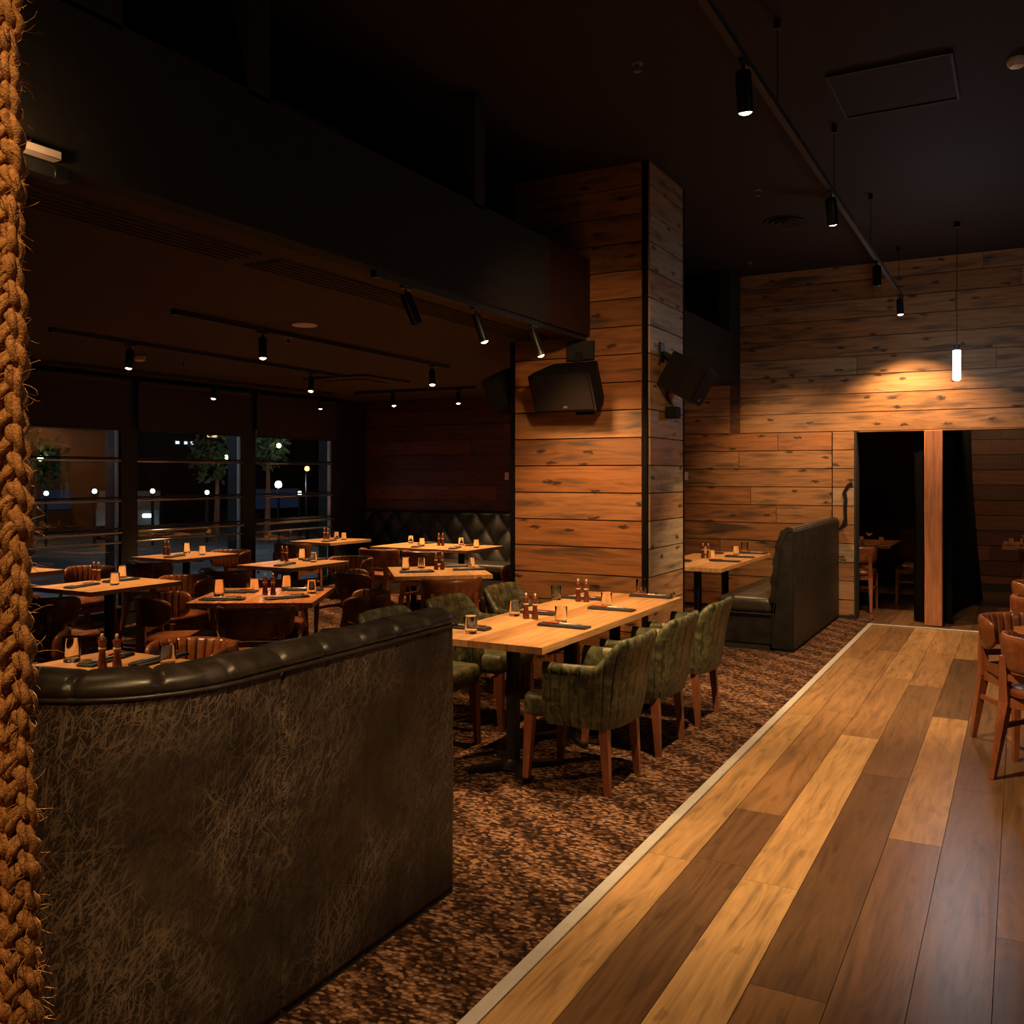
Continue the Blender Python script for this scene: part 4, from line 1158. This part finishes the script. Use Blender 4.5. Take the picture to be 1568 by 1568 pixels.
for (x, y, lb) in ((-6.05, BACK - .01, 'small white wall switch on the dark red boards left of the column'), (-3.57, BACK - .01, 'small white wall switch on the boards right of the column')):
    t = thing('wall_switch', lb, 'switch', (x, y, 1.59), 0, 'wall switches')
    m = MB(); m.rbox((0, 0, 0), (.06, .012, .10), .003, 1); pl = m.build('plate', M_WHITEP, t)
    m = MB(); m.rbox((0, -.008, 0), (.025, .008, .04), .002, 1); m.build('rocker', M_WHITEP, pl)

# ------------------------------------------------------------------ street outside
M_PAVE = plain('pavement', (.17, .22, .25), .8, vary=.3, bscale=12); M_ROAD = plain('asphalt', (.07, .09, .10), .8, vary=.4, bscale=8)
M_LINE = plain('road_paint', (.6, .65, .68), .7)
mb = MB(); mb.box(-12.4, -8.7, -4, 30, -.2, -.05); struct(mb.build('ground_pavement', M_PAVE, smooth=0), 'pale pavement outside the windows')
mb = MB(); mb.box(-40, -12.4, -10, 50, -.3, -.14); struct(mb.build('ground_road', M_ROAD, smooth=0), 'dark street outside')
mb = MB()
for y in (4.6, 7.6, 11, 15): mb.box(-12.0, -9.2, y, y + .1, -.05, -.046)
mb.box(-9.3, -9.22, -4, 30, -.05, -.046)
struct(mb.build('ground_markings', M_LINE, smooth=0), 'pale painted lines on the ground outside')
M_FAC1 = plain('tan_facade', (.16, .085, .04), .8); M_FAC2 = plain('dark_facade', (.018, .018, .02), .8)
def building(x, y0, y1, h, mat, label, wins, wm):
    t = thing('building', label, 'building', (x, y0, -.15), 0, 'buildings across the street')
    m = MB(); m.box(-4, 0, 0, y1 - y0, 0, h); m.build('wall', mat, t, 0)
    m = MB(); m.box(-4, .15, -.1, y1 - y0 + .1, h, h + .25); m.build('roof', M_FAC2, t, 0)
    for (a, b, z0, z1, k) in wins:
        m = MB(); m.box(0, .03, a, b, z0, z1); m.build('window', wm[k], t, 0)
M_WB = emit('blue_white_window', (.6, .8, 1), 1.6); M_WY = emit('warm_window', (1, .75, .42), .9); M_WD = emit('dim_blue_window', (.2, .4, .8), .022); M_WO = emit('orange_window', (1, .45, .12), .5)
WM = {'b': M_WB, 'y': M_WY, 'd': M_WD, 'o': M_WO}
building(-26, 13.5, 21.2, 7, M_FAC1, 'tan building across the street behind the left window', [(1.6, 1.85, 2.95, 3.15, 'b'), (2.6, 2.85, 2.95, 3.15, 'b'), (3.2, 3.4, 2.92, 3.2, 'd'), (.4, 1.2, 1.2, 2.2, 'd'), (4.4, 5.4, .7, 1.3, 'd')], WM)
building(-27, 22.0, 31.6, 8, M_FAC2, 'dark building across the street behind the middle window', [(3.4, 4.0, 3.2, 4.2, 'y'), (4.3, 4.7, 3.6, 4.2, 'y'), (1.9, 2.05, 2.9, 3.0, 'b'), (2.3, 2.42, 2.9, 3.0, 'b'), (2.6, 2.72, 2.9, 3.0, 'b'), (5.5, 8.5, .4, 1.2, 'd')], WM)
building(-26, 32.5, 46, 6, M_FAC2, 'dark building across the street behind the right window', [(2, 4.6, .4, 1.3, 'd'), (5.4, 8, .5, 1.3, 'd')], WM)
def street_lamp(x, y, h, label, k, s=.06, post=True):
    t = thing('street_lamp', label, 'street lamp', (x, y, -.15), 0, 'lamps along the street')
    m = MB(); m.cyl((0, 0, 0), (0, 0, h), .035, 8); m.build('pole', M_BLACK, t)
    m = MB(); m.lathe([(.001, h), (s * .8, h + .02), (s, h + s), (s * .7, h + s * 1.8), (.001, h + s * 2)], 12); m.build('lantern', k, t)
M_L1 = emit('white_led', (.6, .8, 1), 60); M_L2 = emit('pale_lantern', (.85, 1, .8), 4); M_L3 = emit('orange_lantern', (1, .5, .12), 5)
street_lamp(-15.6, 16.9, 1.45, 'brilliant white street light beyond the right window', M_L1, .085)
street_lamp(-14.8, 17.0, 1.85, 'orange glowing lantern beyond the right window', M_L3, .06)
for (x, y, h, lb) in ((-21, 14.6, 1.25, 'pale lantern at the far left outside the left window'), (-20, 15.2, 1.3, 'pale lantern outside the left window, near its right jamb'), (-19, 16.1, 1.3, 'pale lantern outside the middle window, at its left side'), (-18.5, 17.4, 1.25, 'pale lantern outside the middle window, toward its right side'), (-17.5, 19.8, 1.2, 'pale lantern outside the right window, right of the brilliant light')):
    street_lamp(x, y, h, lb, M_L2, .06)
street_lamp(-17.1, 13.4, .95, 'low white lamp outside beside the left window jamb', M_L1, .05)
M_LEAF = plain('night_foliage', (.06, .075, .02), .7, vary=.5)
def tree(x, y, h, r, label, seed):
    rr = random.Random(seed)
    t = thing('street_tree', label, 'tree', (x, y, -.15), 0, 'street trees')
    m = MB(); m.tube([(0, 0, 0), (.03, .02, h * .5), (0, .05, h)], lambda i: .09 - .025 * i, 8); m.build('trunk', M_LEG, t)
    m = MB()
    for i in range(420):
        d = Vector((rr.gauss(0, 1), rr.gauss(0, 1), rr.gauss(0, .7))); d = d.normalized() * r * rr.random() ** .4
        p = Vector((0, 0, h + r * .3)) + d; a = Vector((rr.uniform(-1, 1), rr.uniform(-1, 1), rr.uniform(-1, 1))).normalized() * .12
        b = a.cross(Vector((rr.uniform(-1, 1), rr.uniform(-1, 1), rr.uniform(-1, 1)))).normalized() * .05
        q = m.add([p - a, p + b, p + a, p - b]); m.face([q, q + 1, q + 2, q + 3])
    o = m.build('foliage', M_LEAF, t, 0, recalc=False)
    point_lamp((x + .6, y - .2, h + r * .1), 1.2, (.8, 1, .5), .06)
tree(-19.5, 13.2, 1.9, .75, 'lit leafy tree outside the left window', 1)
tree(-18.6, 17.8, 2.0, .75, 'lit leafy tree outside the middle window', 2)
tree(-17.2, 18.2, 2.3, .6, 'lit leafy tree outside the right window above the brilliant lamp', 3)
# parked car
car = thing('parked_car', 'silver car parked outside the middle window', 'car', (-22.6, 18.4, -.14), rad(-42))
prof = [(-2.0, .35), (-1.95, .75), (-1.2, .85), (-.7, 1.28), (.6, 1.30), (1.25, .92), (1.95, .80), (2.05, .4)]
m = MB(); n = len(prof)
m.prism(prof, -.8, .8, Matrix.Rotation(PI / 2, 4, 'X')); m.build('body', plain('silver_paint', (.35, .37, .4), .25, .6), car, 0)
m = MB(); m.prism([(-1.05, .88), (-.65, 1.22), (.55, 1.24), (1.05, .92)], -.81, .81, Matrix.Rotation(PI / 2, 4, 'X')); m.build('windows', M_BLACK, car, 0)
for x in (-1.3, 1.3):
    for y in (-.8, .8):
        m = MB(); m.cyl((x, y - .09, .31), (x, y + .09, .31), .31, 20); m.build('wheel', M_MATTE, car)
m = MB(); m.rbox((2.0, .5, .65), (.06, .25, .1), .02, 1); m.build('headlamp', M_L2, car)
# street light sources
point_lamp((-15.3, 16.2, 2.6), 60, (.6, .8, 1), .1)
point_lamp((-11.0, 6.2, 3.2), 100, (.6, .8, 1), .1)
point_lamp((-11.0, 11.5, 3.2), 50, (.6, .8, 1), .1)
point_lamp((-22, 15.5, 4.2), 110, (1, .55, .25), .2)

# ------------------------------------------------------------------ further room lights out of frame
spot_lamp((-.6, 1.7, 3.4), (-1.9, 2.6, .5), 115, 54, 1, W2)                         # track lamp behind the camera lighting the banquette back
spot_lamp((-.7, .9, 3.4), (-1.15, 2.2, 0), 260, 58, .9, W2)                              # next head of the aisle track, above the frame
spot_lamp((-.6, -.2, 3.0), (-1.12, .72, 1.4), 130, 50, .8)                          # lamp over the camera that catches the rope
spot_lamp((-2.85, 1.86, 2.50), (-1.1, .72, 1.8), 1300, 60, .5)                      # throw of the glaring spotlight
point_lamp((-2.74, 1.78, 2.60), 4.5, WARM, .03)  # extra point light added to brighten the pale strip
point_lamp((2.2, 3.4, 2.6), 18, (.78, .86, 1), .15)                                 # second tube pendant, right of the frame
spot_lamp((.6, 11.9, 2.6), (.25, 12.9, .75), 45, 80, .8); spot_lamp((-1.9, 12.2, 2.6), (-1.75, 12.4, .75), 40, 80, .8)
spot_lamp((-1.1, 3.3, 3.1), (-3.0, 6.6, 1.9), 240, 44, .9, WARM, .12)                           # unseen spot added below the aisle track to light the column
spot_lamp((-.4, 12.4, 2.65), (-.2, 14.5, 1.2), 60, 90, .9)
